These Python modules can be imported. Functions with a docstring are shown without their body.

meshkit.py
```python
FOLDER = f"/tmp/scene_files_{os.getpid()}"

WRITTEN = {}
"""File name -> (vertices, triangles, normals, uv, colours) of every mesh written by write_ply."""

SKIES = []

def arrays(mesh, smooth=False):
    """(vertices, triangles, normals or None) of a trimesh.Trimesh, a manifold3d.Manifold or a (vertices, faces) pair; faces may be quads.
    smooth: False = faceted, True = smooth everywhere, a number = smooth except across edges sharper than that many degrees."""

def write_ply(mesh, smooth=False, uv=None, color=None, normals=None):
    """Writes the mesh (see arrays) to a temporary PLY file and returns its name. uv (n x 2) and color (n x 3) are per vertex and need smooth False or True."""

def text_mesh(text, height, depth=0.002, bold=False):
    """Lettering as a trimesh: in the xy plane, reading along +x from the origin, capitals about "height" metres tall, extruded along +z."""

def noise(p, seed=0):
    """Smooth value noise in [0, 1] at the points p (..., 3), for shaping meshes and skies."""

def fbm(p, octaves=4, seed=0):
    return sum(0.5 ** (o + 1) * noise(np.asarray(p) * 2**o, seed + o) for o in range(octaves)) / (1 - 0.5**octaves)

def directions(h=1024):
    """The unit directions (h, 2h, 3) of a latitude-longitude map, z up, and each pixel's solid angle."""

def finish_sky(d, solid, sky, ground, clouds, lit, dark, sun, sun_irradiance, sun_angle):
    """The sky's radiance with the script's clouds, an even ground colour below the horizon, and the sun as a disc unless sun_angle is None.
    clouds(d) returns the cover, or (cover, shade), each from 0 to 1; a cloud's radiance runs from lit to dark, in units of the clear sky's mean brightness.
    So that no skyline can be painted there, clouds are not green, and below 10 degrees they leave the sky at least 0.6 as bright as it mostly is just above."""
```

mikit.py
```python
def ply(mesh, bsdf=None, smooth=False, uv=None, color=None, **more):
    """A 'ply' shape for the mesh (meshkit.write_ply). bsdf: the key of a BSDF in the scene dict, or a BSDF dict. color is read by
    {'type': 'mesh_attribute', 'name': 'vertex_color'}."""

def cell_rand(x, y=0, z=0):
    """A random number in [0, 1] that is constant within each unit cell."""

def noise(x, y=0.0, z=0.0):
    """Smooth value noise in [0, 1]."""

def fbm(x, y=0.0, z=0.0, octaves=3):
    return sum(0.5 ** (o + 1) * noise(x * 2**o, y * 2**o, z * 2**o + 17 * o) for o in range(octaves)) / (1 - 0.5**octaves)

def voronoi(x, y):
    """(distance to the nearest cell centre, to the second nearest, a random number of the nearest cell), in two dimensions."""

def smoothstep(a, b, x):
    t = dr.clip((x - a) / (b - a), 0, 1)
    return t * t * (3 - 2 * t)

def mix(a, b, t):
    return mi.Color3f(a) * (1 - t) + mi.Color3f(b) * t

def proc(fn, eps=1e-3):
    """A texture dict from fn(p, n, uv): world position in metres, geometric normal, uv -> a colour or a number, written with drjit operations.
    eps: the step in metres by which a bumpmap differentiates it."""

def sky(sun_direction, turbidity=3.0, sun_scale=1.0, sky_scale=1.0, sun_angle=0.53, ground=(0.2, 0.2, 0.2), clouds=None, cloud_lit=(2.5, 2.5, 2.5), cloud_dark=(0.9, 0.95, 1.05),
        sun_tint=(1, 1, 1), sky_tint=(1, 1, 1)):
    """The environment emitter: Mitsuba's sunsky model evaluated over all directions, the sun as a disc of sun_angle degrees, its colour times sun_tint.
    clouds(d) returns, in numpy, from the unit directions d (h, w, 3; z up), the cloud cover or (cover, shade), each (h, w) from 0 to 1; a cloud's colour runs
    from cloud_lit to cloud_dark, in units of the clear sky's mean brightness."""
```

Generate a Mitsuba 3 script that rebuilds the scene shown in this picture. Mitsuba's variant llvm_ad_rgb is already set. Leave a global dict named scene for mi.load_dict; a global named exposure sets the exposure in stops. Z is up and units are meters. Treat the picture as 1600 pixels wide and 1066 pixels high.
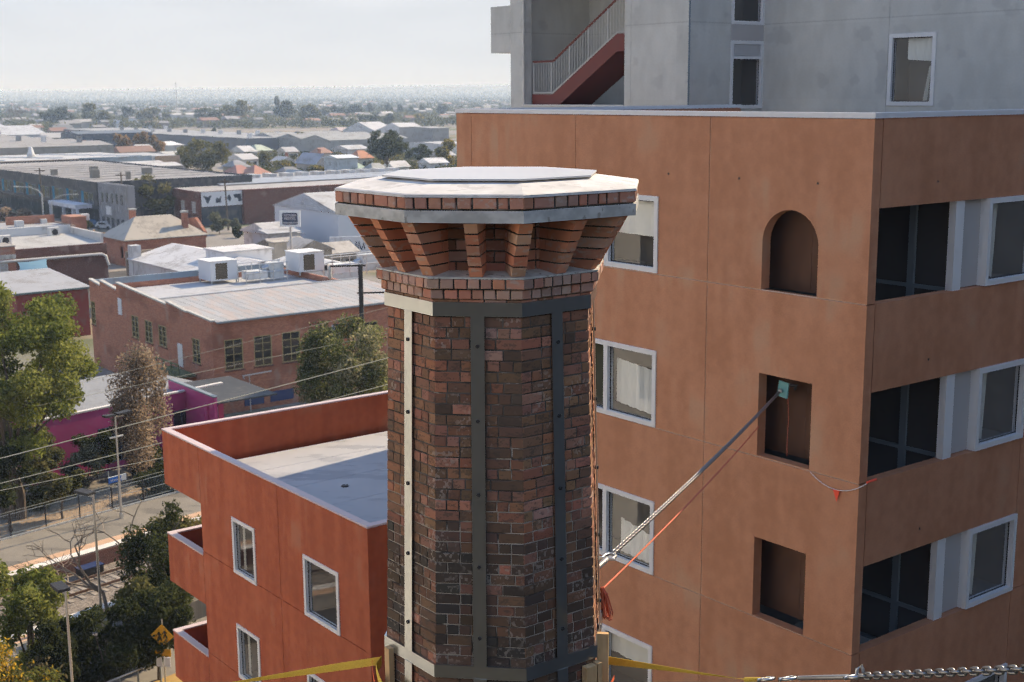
import math, random
import numpy as np, trimesh, mitsuba as mi, mikit, meshkit, drjit as dr
from mikit import fbm, noise, voronoi, cell_rand, smoothstep, mix
T = mi.ScalarTransform4f
scene, labels = {}, {}

# ------------------------------------------------------------------ camera, sky, exposure, haze
PITCH, ROLL, CAM = 0.186968, -0.0068228, np.array([0.0, 0.0, 26.0])
_f = np.array([0, math.cos(PITCH), -math.sin(PITCH)])
_u = np.array([0, math.sin(PITCH), math.cos(PITCH)]) * math.cos(ROLL) - np.array([1.0, 0, 0]) * math.sin(ROLL)
scene['camera'] = {'type': 'thinlens', 'fov': 42.518, 'fov_axis': 'x', 'near_clip': 0.5, 'far_clip': 40000.0,
                   'aperture_radius': 0.006, 'focus_distance': 11.5,
                   'to_world': T().look_at(origin=CAM.tolist(), target=(CAM + _f).tolist(), up=_u.tolist()),
                   'medium': {'type': 'ref', 'id': 'haze_air'}}
SUN_AZ, SUN_EL = math.radians(44.3), math.radians(35.0)
SUN = [math.sin(SUN_AZ) * math.cos(SUN_EL), math.cos(SUN_AZ) * math.cos(SUN_EL), math.sin(SUN_EL)]


def thin_cloud(d):
    q = d / np.maximum(d[..., 2:3] + 0.12, 0.06)
    c = meshkit.fbm(q * 0.9 + 3.7, 4, seed=5)
    low = np.clip(1 - d[..., 2] / 0.75, 0, 1)                 # thick haze low down, thinning to blue overhead
    return np.clip(0.12 + 0.6 * (c - 0.5) + 1.0 * low, 0.03, 0.97), np.clip(0.5 + 1.4 * (meshkit.fbm(q * 1.7, 3, seed=9) - 0.5), 0, 1)


scene['sky'] = mikit.sky(SUN, turbidity=4.0, sun_scale=1.0, sky_scale=1.0, clouds=thin_cloud,
                         cloud_lit=(1.44, 1.47, 1.53), cloud_dark=(1.18, 1.22, 1.29), sun_tint=(1.0, 0.98, 0.93), sky_tint=(0.72, 1.03, 1.34))
exposure = 2.5
scene['haze_air'] = {'type': 'homogeneous', 'albedo': {'type': 'rgb', 'value': [0.85, 0.91, 0.97]},
                     'sigma_t': {'type': 'rgb', 'value': [1.7e-4, 2.1e-4, 2.7e-4]}}
scene['haze'] = {'type': 'cube', 'to_world': T().translate([0, 7000, 49]).scale([9500, 7600, 50]),
                 'bsdf': {'type': 'null'}, 'interior': {'type': 'ref', 'id': 'haze_air'}}
labels['haze'] = {'label': 'pale haze hanging over the suburbs', 'category': 'haze', 'kind': 'stuff'}

# ------------------------------------------------------------------ naming
_count = {}


def numbered(key):
    n = _count.get(key, -1) + 1
    _count[key] = n
    return key if n == 0 else f'{key}_{n:03d}'


def thing(name, label, cat, group=None, kind=None):
    key = numbered(name)
    labels[key] = {'label': label, 'category': cat}
    if group: labels[key]['group'] = group
    if kind: labels[key]['kind'] = kind
    return key


def put(key, mesh, mat, smooth=False, color=None, **kw):
    scene[key] = mikit.ply(mesh, mat, smooth=smooth, color=color, **kw)
    return key


def part(parent, name, mesh, mat, smooth=False, color=None, **kw):
    return put(numbered(parent + '__' + name), mesh, mat, smooth, color, **kw)


def structure(name, mesh, mat, label, cat, **kw):
    k = thing(name, label, cat, kind='structure')
    return put(k, mesh, mat, **kw)


# ------------------------------------------------------------------ mesh building
class M:
    """Collects triangles and quads of one mesh."""

    def __init__(self, fr=None):
        self.v, self.f, self.c, self.n, self.fr = [], [], [], 0, fr

    def add(self, v, f, c=None):
        v = np.asarray(v, float).reshape(-1, 3)
        f = np.asarray(f, int)
        if f.shape[1] == 4: f = np.vstack([f[:, [0, 1, 2]], f[:, [0, 2, 3]]])
        self.v.append(v); self.f.append(f + self.n); self.n += len(v)
        if c is not None: self.c.append(np.broadcast_to(np.asarray(c, float), (len(v), 3)))
        return self

    BOXF = [[0, 1, 3, 2], [4, 6, 7, 5], [0, 4, 5, 1], [2, 3, 7, 6], [0, 2, 6, 4], [1, 5, 7, 3]]

    def box(self, x0, x1, y0, y1, z0, z1, c=None):
        return self.add([[x, y, z] for x in (x0, x1) for y in (y0, y1) for z in (z0, z1)], self.BOXF, c)

    def hexa(self, p, c=None):                       # p: 8 points ordered as box()
        return self.add(p, self.BOXF, c)

    def quad(self, a, b, c_, d, c=None):
        return self.add([a, b, c_, d], [[0, 1, 2, 3]], c)

    def prism(self, ring, d, c=None):                # planar convex ring extruded by the vector d
        r = np.asarray(ring, float); n = len(r); d = np.asarray(d, float)
        i = np.arange(n); j = (i + 1) % n
        f = [[a, b, b + n, a + n] for a, b in zip(i, j)]
        v = np.vstack([r, r + d, [r.mean(0)], [r.mean(0) + d]])
        tri = np.vstack([np.array(f)[:, [0, 1, 2]], np.array(f)[:, [0, 2, 3]], np.stack([i * 0 + 2 * n, j, i], 1), np.stack([i * 0 + 2 * n + 1, i + n, j + n], 1)])
        return self.add(v, tri, c)

    def tube(self, pts, r, sides=6, c=None, cap=True):
        p = np.asarray(pts, float); r = np.broadcast_to(r, (len(p),))
        t = np.gradient(p, axis=0); t /= np.linalg.norm(t, axis=1, keepdims=True) + 1e-12
        ref = np.where(np.abs(t[:, 2:]) < 0.9, [0, 0, 1.0], [1.0, 0, 0])
        a = np.cross(t, ref); a /= np.linalg.norm(a, axis=1, keepdims=True); b = np.cross(t, a)
        g = np.arange(sides) * 2 * np.pi / sides
        v = (p[:, None] + r[:, None, None] * (np.cos(g)[None, :, None] * a[:, None] + np.sin(g)[None, :, None] * b[:, None])).reshape(-1, 3)
        n = len(p); q = []
        for i in range(n - 1):
            for k in range(sides):
                k2 = (k + 1) % sides
                q.append([i * sides + k, i * sides + k2, (i + 1) * sides + k2, (i + 1) * sides + k])
        f = np.array(q); f = np.vstack([f[:, [0, 1, 2]], f[:, [0, 2, 3]]])
        if cap:
            v = np.vstack([v, p[:1], p[-1:]]); k = np.arange(sides); k2 = (k + 1) % sides
            f = np.vstack([f, np.stack([k * 0 + n * sides, k2, k], 1), np.stack([k * 0 + n * sides + 1, k + (n - 1) * sides, k2 + (n - 1) * sides], 1)])
        return self.add(v, f, c)

    def mesh(self):
        v = np.vstack(self.v); f = np.vstack(self.f)
        if self.fr is not None: v = self.fr(v)
        return trimesh.Trimesh(v, f, process=False)

    def part(self, parent, name, mat, smooth=False, **kw):
        col = np.vstack(self.c) if self.c else None
        return part(parent, name, self.mesh(), mat, smooth, col, **kw)

    def put(self, key, mat, smooth=False, **kw):
        col = np.vstack(self.c) if self.c else None
        return put(key, self.mesh(), mat, smooth, col, **kw)


class Frame:
    """Local (x along direction az+0, y along az-90, z up): right handed. az: azimuth from +y towards +x, in degrees."""

    def __init__(self, x, y, z, az):
        a = math.radians(az)
        self.o = np.array([x, y, z], float)
        self.R = np.array([[math.sin(a), -math.cos(a), 0], [math.cos(a), math.sin(a), 0], [0, 0, 1.0]]).T

    def __call__(self, v):
        return np.asarray(v, float) @ self.R + self.o


GRID = 52.224                                        # the streets and buildings share one grid: x runs along this azimuth
CX, CY = 5.86874, 21.47153                           # street corner of the tall terracotta building


def grid(x, y, z=0.0, turn=0.0): return Frame(x, y, z, GRID + turn)


def sub(fr, x, y, z=0, turn=0):
    o = fr([[x, y, z]])[0]
    return Frame(o[0], o[1], o[2], math.degrees(math.atan2(fr.R[0, 0], fr.R[0, 1])) + turn)


# ------------------------------------------------------------------ materials
def rgb(*c): return {'type': 'rgb', 'value': [float(x) for x in c]}


VC = {'type': 'mesh_attribute', 'name': 'vertex_color'}


def material(name, base, rough=0.7, **kw):
    b = base if isinstance(base, dict) else (mikit.proc(base) if callable(base) else rgb(*base))
    bump = kw.pop('bump', None)
    d = {'type': 'principled', 'base_color': b, 'roughness': rough, 'specular': kw.pop('specular', 0.3), **kw}
    if bump is not None:
        d = {'type': 'bumpmap', 'arbitrary': mikit.proc(bump[0], eps=bump[2]), 'scale': bump[1], 'bsdf': d}
    scene[name] = {'type': 'twosided', 'bsdf': d}


UX, UY = math.sin(math.radians(GRID)), math.cos(math.radians(GRID))


def ga(p): return (p.x - CX) * -UY + (p.y - CY) * UX          # coordinate along the grid's second axis
def gb(p): return (p.x - CX) * UX + (p.y - CY) * UY           # along its first


def f_terracotta(a, b, c, st=.28):
    def fn(p, n, uv):
        s = fbm(p.x * 4.0, p.y * 4.0, p.z * 0.45, 3)
        w = fbm(p.x * 0.9 + 9, p.y * 0.9, p.z * 0.8, 4)
        g = fbm(p.x * 7, p.y * 7, p.z * 5.0, 3)
        k = mix(a, b, smoothstep(0.3, 0.7, st * s + (.70 - st) * w + 0.3 * g))
        k = mix(k, c, 0.6 * smoothstep(0.55, 0.75, w) * smoothstep(0.4, 0.6, s))
        k = k * (.94 + .12 * cell_rand(dr.floor((p.z - 22.495) / 3.085), dr.floor(ga(p) / 3.67), dr.floor(gb(p) / 4.7)))       # each cast panel has its own tone
        return k * (0.93 + 0.14 * noise(p.x * 90, p.y * 90, p.z * 90))
    return fn


material('terracotta', f_terracotta((.385, .168, .088), (.47, .220, .124), (.43, .265, .17), .38), 0.62)
material('terracotta_red', f_terracotta((.31, .066, .026), (.39, .10, .043), (.38, .15, .085), .5), 0.6)


def f_grey(p, n, uv):
    w = fbm(p.x * 0.8, p.y * 0.8, p.z * 0.8, 4)
    s = fbm(p.x * 3.1, p.y * 3.1, p.z * 1.1, 3)
    k = mix((.44, .445, .42), (.51, .515, .49), smoothstep(0.3, 0.7, 0.5 * w + 0.5 * s))
    pour = dr.abs(p.z / 3.1 - dr.floor(p.z / 3.1) - .5)
    k = k * (1 - .16 * smoothstep(.492, .497, pour)) * (.95 + .1 * cell_rand(dr.floor(p.x * .42 + p.y * .42), dr.floor(p.z / 1.03), 2))
    d = smoothstep(0.62, 0.74, fbm(p.x * 1.9 + 40, p.y * 1.9, p.z * 1.6, 4))
    return mix(k, (.31, .315, .31), 0.3 * d) * (0.95 + 0.1 * noise(p.x * 60, p.y * 60, p.z * 60))


material('grey_concrete', f_grey, 0.75)


def f_cap(p, n, uv):
    w = fbm(p.x * 5, p.y * 5, p.z * 5, 4)
    k = mix((.50, .485, .46), (.61, .595, .57), smoothstep(.3, .7, w))
    return mix(k, (.40, .38, .35), 0.5 * smoothstep(.62, .72, fbm(p.x * 11, p.y * 11, p.z * 11 + 5, 3)))


material('cap_concrete', f_cap, 0.8)


def f_band(p, n, uv):
    w = fbm(p.x * 9, p.y * 9, p.z * 9, 4)
    k = mix((.36, .36, .34), (.50, .50, .475), smoothstep(.3, .7, w))
    k = mix(k, (.22, .20, .17), 0.7 * smoothstep(.66, .72, fbm(p.x * 17, p.y * 17, p.z * 8, 3)))
    return k


material('band_concrete', f_band, 0.8)


def f_mortar(p, n, uv):
    w = fbm(p.x * 6, p.y * 6, p.z * 6, 3)
    k = mix((.05, .044, .037), (.115, .10, .085), smoothstep(.35, .65, w))
    old = smoothstep(22.55, 22.40, p.z + 1.6 * (fbm(p.x * 1.3, p.y * 1.3, p.z * 1.3, 3) - .5))          # the foot keeps its pale old pointing
    pale = .75 * old * smoothstep(.3, .5, w) + smoothstep(.60, .70, fbm(p.x * 2.3 + 4, p.y * 2.3, p.z * 3.1, 3)) * smoothstep(.4, .6, noise(p.x * 25, p.y * 25, p.z * 25))
    return mix(k, (.34, .30, .25), dr.clip(pale, 0, 1))


material('mortar', f_mortar, 0.9)
scene['brick_base'] = {'type': 'principled', 'base_color': VC, 'roughness': 0.8, 'specular': 0.25}
scene['brick_soot'] = {'type': 'principled', 'base_color': rgb(.06, .05, .042), 'roughness': 0.7, 'specular': 0.3}
scene['brick_lime'] = {'type': 'principled', 'base_color': rgb(.42, .36, .31), 'roughness': 0.9, 'specular': 0.2}


def w_soot(p, n, uv):
    a = fbm(p.x * 16, p.y * 16, p.z * 24, 3)
    b = noise(p.x * 70, p.y * 70, p.z * 70)
    return 0.6 * smoothstep(.48, .72, 0.7 * a + 0.3 * b)


def w_lime(p, n, uv):
    a = fbm(p.x * 3.2 + 7, p.y * 3.2, p.z * 4.0, 3)
    b = fbm(p.x * 45, p.y * 45, p.z * 30, 2)
    return 0.4 * smoothstep(.54, .7, a) * smoothstep(.52, .68, b)


scene['brick_mix'] = {'type': 'blendbsdf', 'weight': mikit.proc(w_soot), 'a': {'type': 'ref', 'id': 'brick_base'}, 'b': {'type': 'ref', 'id': 'brick_soot'}}
scene['brick'] = {'type': 'twosided', 'bsdf': {'type': 'blendbsdf', 'weight': mikit.proc(w_lime),
                  'a': {'type': 'blendbsdf', 'weight': mikit.proc(w_soot), 'a': {'type': 'ref', 'id': 'brick_base'}, 'b': {'type': 'ref', 'id': 'brick_soot'}},
                  'b': {'type': 'ref', 'id': 'brick_lime'}}}
del scene['brick_mix']


def w_clean(p, n, uv):
    a = fbm(p.x * 26, p.y * 26, p.z * 34, 3); b = noise(p.x * 6, p.y * 6, p.z * 6)
    return 0.55 * smoothstep(.50, .70, a) * smoothstep(.35, .65, b) + .08


scene['clean_brick'] = {'type': 'twosided', 'bsdf': {'type': 'blendbsdf', 'weight': mikit.proc(w_clean), 'a': {'type': 'ref', 'id': 'brick_base'}, 'b': {'type': 'ref', 'id': 'brick_lime'}}}

material('steel_paint', lambda p, n, uv: mix((.40, .42, .42), (.50, .52, .51), fbm(p.x * 8, p.y * 8, p.z * 3, 3)), 0.2, metallic=0.92)
material('galvanised', (.55, .56, .57), 0.35, metallic=0.9)
material('plate_metal', (.50, .51, .53), 0.45, metallic=0.15)
material('bolt_black', (.03, .03, .032), 0.5)
material('chain_steel', (.30, .30, .30), 0.35, metallic=0.85)
material('white_frame', (.62, .63, .64), 0.4)
material('bay_white', (.40, .39, .385), 0.5)
material('sealant', (.50, .37, .29), .7)
material('coping_metal', (.60, .61, .63), 0.42)
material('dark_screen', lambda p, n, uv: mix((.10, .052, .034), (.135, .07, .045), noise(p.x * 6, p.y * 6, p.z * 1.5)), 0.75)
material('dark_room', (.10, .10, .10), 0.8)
material('loggia_frame', (.20, .24, .27), 0.4)
material('blind_glint', (.55, .57, .54), 0.9)
material('oxide_steel', (.16, .05, .043), 0.6)
material('rail_light', (.50, .50, .48), 0.45)
scene['pane'] = {'type': 'thindielectric', 'int_ior': 1.42}
material('dark_glass', (.012, .015, .016), 0.06, specular=0.65)
material('timber', lambda p, n, uv: mix((.42, .26, .12), (.58, .40, .21), fbm(p.x * 40, p.y * 40, p.z * 4, 3)), 0.7)
material('web_yellow', lambda p, n, uv: mix((.55, .36, .04), (.66, .47, .08), noise(p.x * 120, p.y * 30, p.z * 120)), 0.75)
material('web_orange', (.72, .13, .055), 0.75)
material('rope_red', (.48, .13, .075), 0.85)
material('flag_orange', (.85, .10, .05), 0.7)
material('turquoise_plate', (.16, .38, .40), 0.55)


def f_roof_pale(p, n, uv):
    w = fbm(p.x * 0.6, p.y * 0.6, 3.0, 4)
    k = mix((.34, .355, .38), (.42, .435, .455), w)
    return mix(k, (.25, .27, .30), 0.6 * smoothstep(.52, .68, fbm(p.x * 0.9 + 7, p.y * 2.1, 1.0, 4)))


material('roof_membrane', f_roof_pale, 0.55)

# ------------------------------------------------------------------ the brick chimney
CHX, CHY, CHZ = -0.1674, 11.5, 26.0
REG = [209.91, 254.91, 299.91, 344.91, 29.91, 74.91, 119.91, 164.91]
CAPA = [209.0, 252.0, 297.0, 341.0, 26.0, 73.0, 120.2, 168.9]
rng = np.random.default_rng(11)


def octo(R, z, az=REG):
    a = np.radians(az)
    return np.stack([CHX + R * np.sin(a), CHY + R * np.cos(a), np.full(8, CHZ + z)], 1)


def loft(rings, m=None, caps=True):
    m = m or M()
    n = len(rings[0]); i = np.arange(n); j = (i + 1) % n
    v = np.vstack(rings); f = []
    for k in range(len(rings) - 1):
        f += [[k * n + a, k * n + b, (k + 1) * n + b, (k + 1) * n + a] for a, b in zip(i, j)]
    m.add(v, f)
    if caps:
        for r in (rings[0], rings[-1]):
            m.add(np.vstack([r, [np.mean(r, 0)]]), np.stack([i, j, i * 0 + n], 1))
    return m


def brick_mesh(P, E, N, U, w, h, depth=0.05, bev=0.005, jit=0.0022, skew=0.0):
    """One brick: P lower left front corner, E along, U up, N outwards."""
    def ring(inset, d, jt):
        q = [(inset, inset), (w - inset, inset), (w - inset, h - inset), (inset, h - inset)]
        j = rng.uniform(-jt, jt, (4, 2))
        dd = d + rng.uniform(-jt, jt, 4) * 0.8
        return [P + E * (x + j[i, 0]) + U * (y + j[i, 1]) + N * (dd[i] + skew * x) for i, (x, y) in enumerate(q)]
    v = np.array(ring(0, -depth, 0) + ring(0, -bev, jit) + ring(bev, 0, jit))
    f = []
    for a, b in ((0, 4), (4, 8)):
        for i in range(4):
            j = (i + 1) % 4
            f.append([a + i, a + j, b + j, b + i])
    f.append([8, 9, 10, 11])
    return v, np.array(f)


RED = np.array([(.40, .165, .10), (.36, .145, .09), (.42, .185, .125), (.36, .175, .12), (.43, .20, .135)])
BROWN = np.array([(.215, .110, .060), (.19, .10, .058), (.24, .13, .070), (.17, .095, .060), (.27, .12, .064)])
SOOT = np.array([(.070, .056, .045), (.092, .066, .048), (.055, .048, .042), (.11, .072, .048), (.068, .060, .052)])
PINK = np.array([(.40, .235, .18), (.36, .225, .175), (.34, .18, .135), (.37, .18, .125), (.31, .20, .16)])


def pick(pal): return pal[rng.integers(len(pal))] * rng.uniform(.86, 1.14) * (1 + rng.uniform(-.04, .04, 3))


def row(c0, c1, lens, joint, face_fn):
    """Splits the edge c0->c1 into bricks; calls face_fn(start, length, index)."""
    L = np.linalg.norm(c1 - c0); x, k = 0.0, 0
    while x < L - 0.02:
        w = lens(k)
        if L - (x + w) < 0.055: w = L - x
        face_fn(x, min(w, L - x) - joint * (x + w < L - 1e-6), k)
        x += w; k += 1


chimney = thing('brick_chimney', 'tall octagonal brick chimney with flared corbelled top and grey steel straps', 'chimney')


def shaft_R(z): return 0.94 + 0.0265 * max(0.0, -1.8 - z)


core = [octo(shaft_R(z) - 0.012, z) for z in (-1.70, -5.9)]
shaft = loft(core).part(chimney, 'shaft', 'mortar')


def f_lower(p, n, uv):
    r = p.z / 0.092
    h = (dr.abs(n.x) > dr.abs(n.y)) & True
    t = dr.select(h, p.y, p.x) / 0.215 + 0.5 * cell_rand(dr.floor(r), 3)
    fx, fz = t - dr.floor(t), r - dr.floor(r)
    m = smoothstep(0.0, 0.06, fx) * smoothstep(0.0, 0.12, fz)
    c = mix((.07, .05, .042), (.25, .11, .07), cell_rand(dr.floor(t), dr.floor(r), 2))
    return mix((.12, .105, .09), c, m)


material('lower_brickwork', f_lower, 0.85)
loft([octo(shaft_R(z) - 0.002, z) for z in (-5.9, -25.99)]).part(chimney, 'lower_shaft', 'lower_brickwork')

# bricks of the shaft, course by course
PITCH_B, cand = 0.0918, []
zc = -1.815
while zc > -5.85:
    z1, z0 = zc, zc - PITCH_B + 0.011
    R = shaft_R(0.5 * (z0 + z1))
    ring = octo(R, z0)
    batter = 0.0265 / math.cos(math.pi / 8)
    for k in (5, 6, 7, 0, 1):
        # facet between corner k and k+1 seen from outside runs right to left: order them left to right
        c1, c0 = ring[k], ring[(k + 1) % 8]
        E = (c1 - c0) / np.linalg.norm(c1 - c0)
        N = np.array([-E[1], E[0], 0.0])
        if N @ (0.5 * (c0 + c1) - np.array([CHX, CHY, CHZ + z0])) < 0: N = -N
        U = np.array([0, 0, 1.0]) - N * 0.024
        mode = rng.random()
        lens = (lambda kk: 0.108 + rng.uniform(-.006, .006)) if mode < 0.16 else (lambda kk: float(rng.choice([.216, .216, .216, .108, .108, .15])) + rng.uniform(-.005, .005))

        def face(x, w, kk, c0=c0, E=E, N=N, U=U, k=k, z=0.5 * (z0 + z1), first=rng.uniform(.06, .2)):
            if w < 0.025: return
            u = (x + w / 2) / np.linalg.norm(c1 - c0)
            # sooty towards the middle facets and the foot, redder on the side facets and in the repaired rows
            edge = {7: u, 0: .15 + .3 * (1 - u), 6: .5 * u * 0 + .45, 5: .1, 1: .2}[k]
            soot = {7: .52, 0: .26, 6: .34, 5: .1, 1: .2}[k] + .40 * (z < -3.9 + .3 * edge) - .12 * (abs(z + 3.3) < .45)
            soot += 1.1 * (meshkit.fbm(np.array([[u * 1.3 + k * 5.1, z * 1.2, 2.0]]), 2, 3)[0] - .5) + rng.normal() * .17
            t_ = min(max(soot, 0), 1)
            warm = pick(BROWN) * 1.12 if rng.random() < .58 else pick(RED) * rng.uniform(.6, .9)
            col = warm * (1 - t_) + pick(SOOT) * t_ * (.72 if z < -3.8 else .9)
            new = rng.random() < (.16 if z > -2.35 else (.4 if abs(z + 3.47) < .10 and k in (7, 6) else .018))
            if new: col = (pick(RED) if rng.random() < .6 else pick(PINK)) * .92
            proud = rng.uniform(-.003, .002) + .002 * new
            v, f = brick_mesh(c0 + E * x + N * proud, E, N, U, w, z1 - z0, jit=.0018 if new else .0028)
            vis = {7: 1.0, 0: .6, 6: .8, 5: .12, 1: .1}[k] * w * (z > -4.95)
            cand.append((vis, v, f, col))
        row(c0, c1, lens, 0.011, face)
    zc -= PITCH_B
cand.sort(key=lambda t: -t[0])
for vis, v, f, col in cand[:300]:
    M().add(v, f, col).part(shaft, 'brick', 'brick')
rest = M()
for vis, v, f, col in cand[300:]: rest.add(v, f, col)
k = rest.part(shaft, 'small_brick', 'brick')
labels[k] = {'kind': 'stuff'}

# flared head: neck wall, brackets, ledge, corbel courses, band, soldier course, cap
neck = loft([octo(.775, z) for z in (-1.50, -.96)]).part(chimney, 'neck', 'mortar')


def course(parent, z0, z1, R, facets, lens, pal, az=REG, mat='clean_brick', joint=.011, name='brick', depth=.06, jit=.0025):
    ring = octo(R, z0, az)
    for kf in facets:
        c1, c0 = ring[kf], ring[(kf + 1) % 8]
        E = (c1 - c0) / np.linalg.norm(c1 - c0); N = np.array([-E[1], E[0], 0.0])
        if N @ (0.5 * (c0 + c1) - np.array([CHX, CHY, CHZ + z0])) < 0: N = -N

        def face(x, w, kk, c0=c0, E=E, N=N):
            if w < .02: return
            v, f = brick_mesh(c0 + E * x + N * rng.uniform(-.004, .003), E, N, np.array([0, 0, 1.0]), w, z1 - z0, depth=depth, jit=jit, bev=.006)
            M().add(v, f, pick(pal(kf, kk))).part(parent, name, mat)
        row(c0, c1, lens, joint, face)


VISF = (5, 6, 7, 0, 1)
mixpal = lambda kf, kk: [RED, BROWN, RED, PINK][rng.integers(4)]
redpal = lambda kf, kk: [RED, RED, PINK][rng.integers(3)]
headpal = lambda kf, kk: [PINK * 1.25, RED * 1.15, PINK * 1.1, PINK * .9][rng.integers(4)]
for i in range(5):
    z1 = -1.012 - i * .0925
    course(neck, z1 - .0795, z1, .787, VISF, (lambda kk: float(rng.choice([.216, .108, .108])) + rng.uniform(-.006, .006)), mixpal, depth=.04)
# ledge of render on top of the corbel courses
loft([octo(1.030, -1.487), octo(1.030, -1.473), octo(.78, -1.446)]).part(chimney, 'ledge', 'band_concrete')
c1_ = loft([octo(1.018, -1.572), octo(1.018, -1.487)]).part(chimney, 'corbel_course', 'mortar')
course(c1_, -1.567, -1.490, 1.032, VISF, (lambda kk: .105 + rng.uniform(-.014, .014)), headpal, joint=.014)
c2_ = loft([octo(.978, -1.660), octo(.978, -1.572)]).part(chimney, 'corbel_course', 'mortar')
course(c2_, -1.655, -1.580, .993, VISF, (lambda kk: .108 + rng.uniform(-.012, .012)), headpal, joint=.014)
c3_ = loft([octo(.945, -1.70), octo(.945, -1.660)]).part(chimney, 'corbel_course', 'mortar')
course(c3_, -1.69, -1.663, .957, VISF, (lambda kk: .19 + rng.uniform(-.05, .03)), mixpal)

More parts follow.
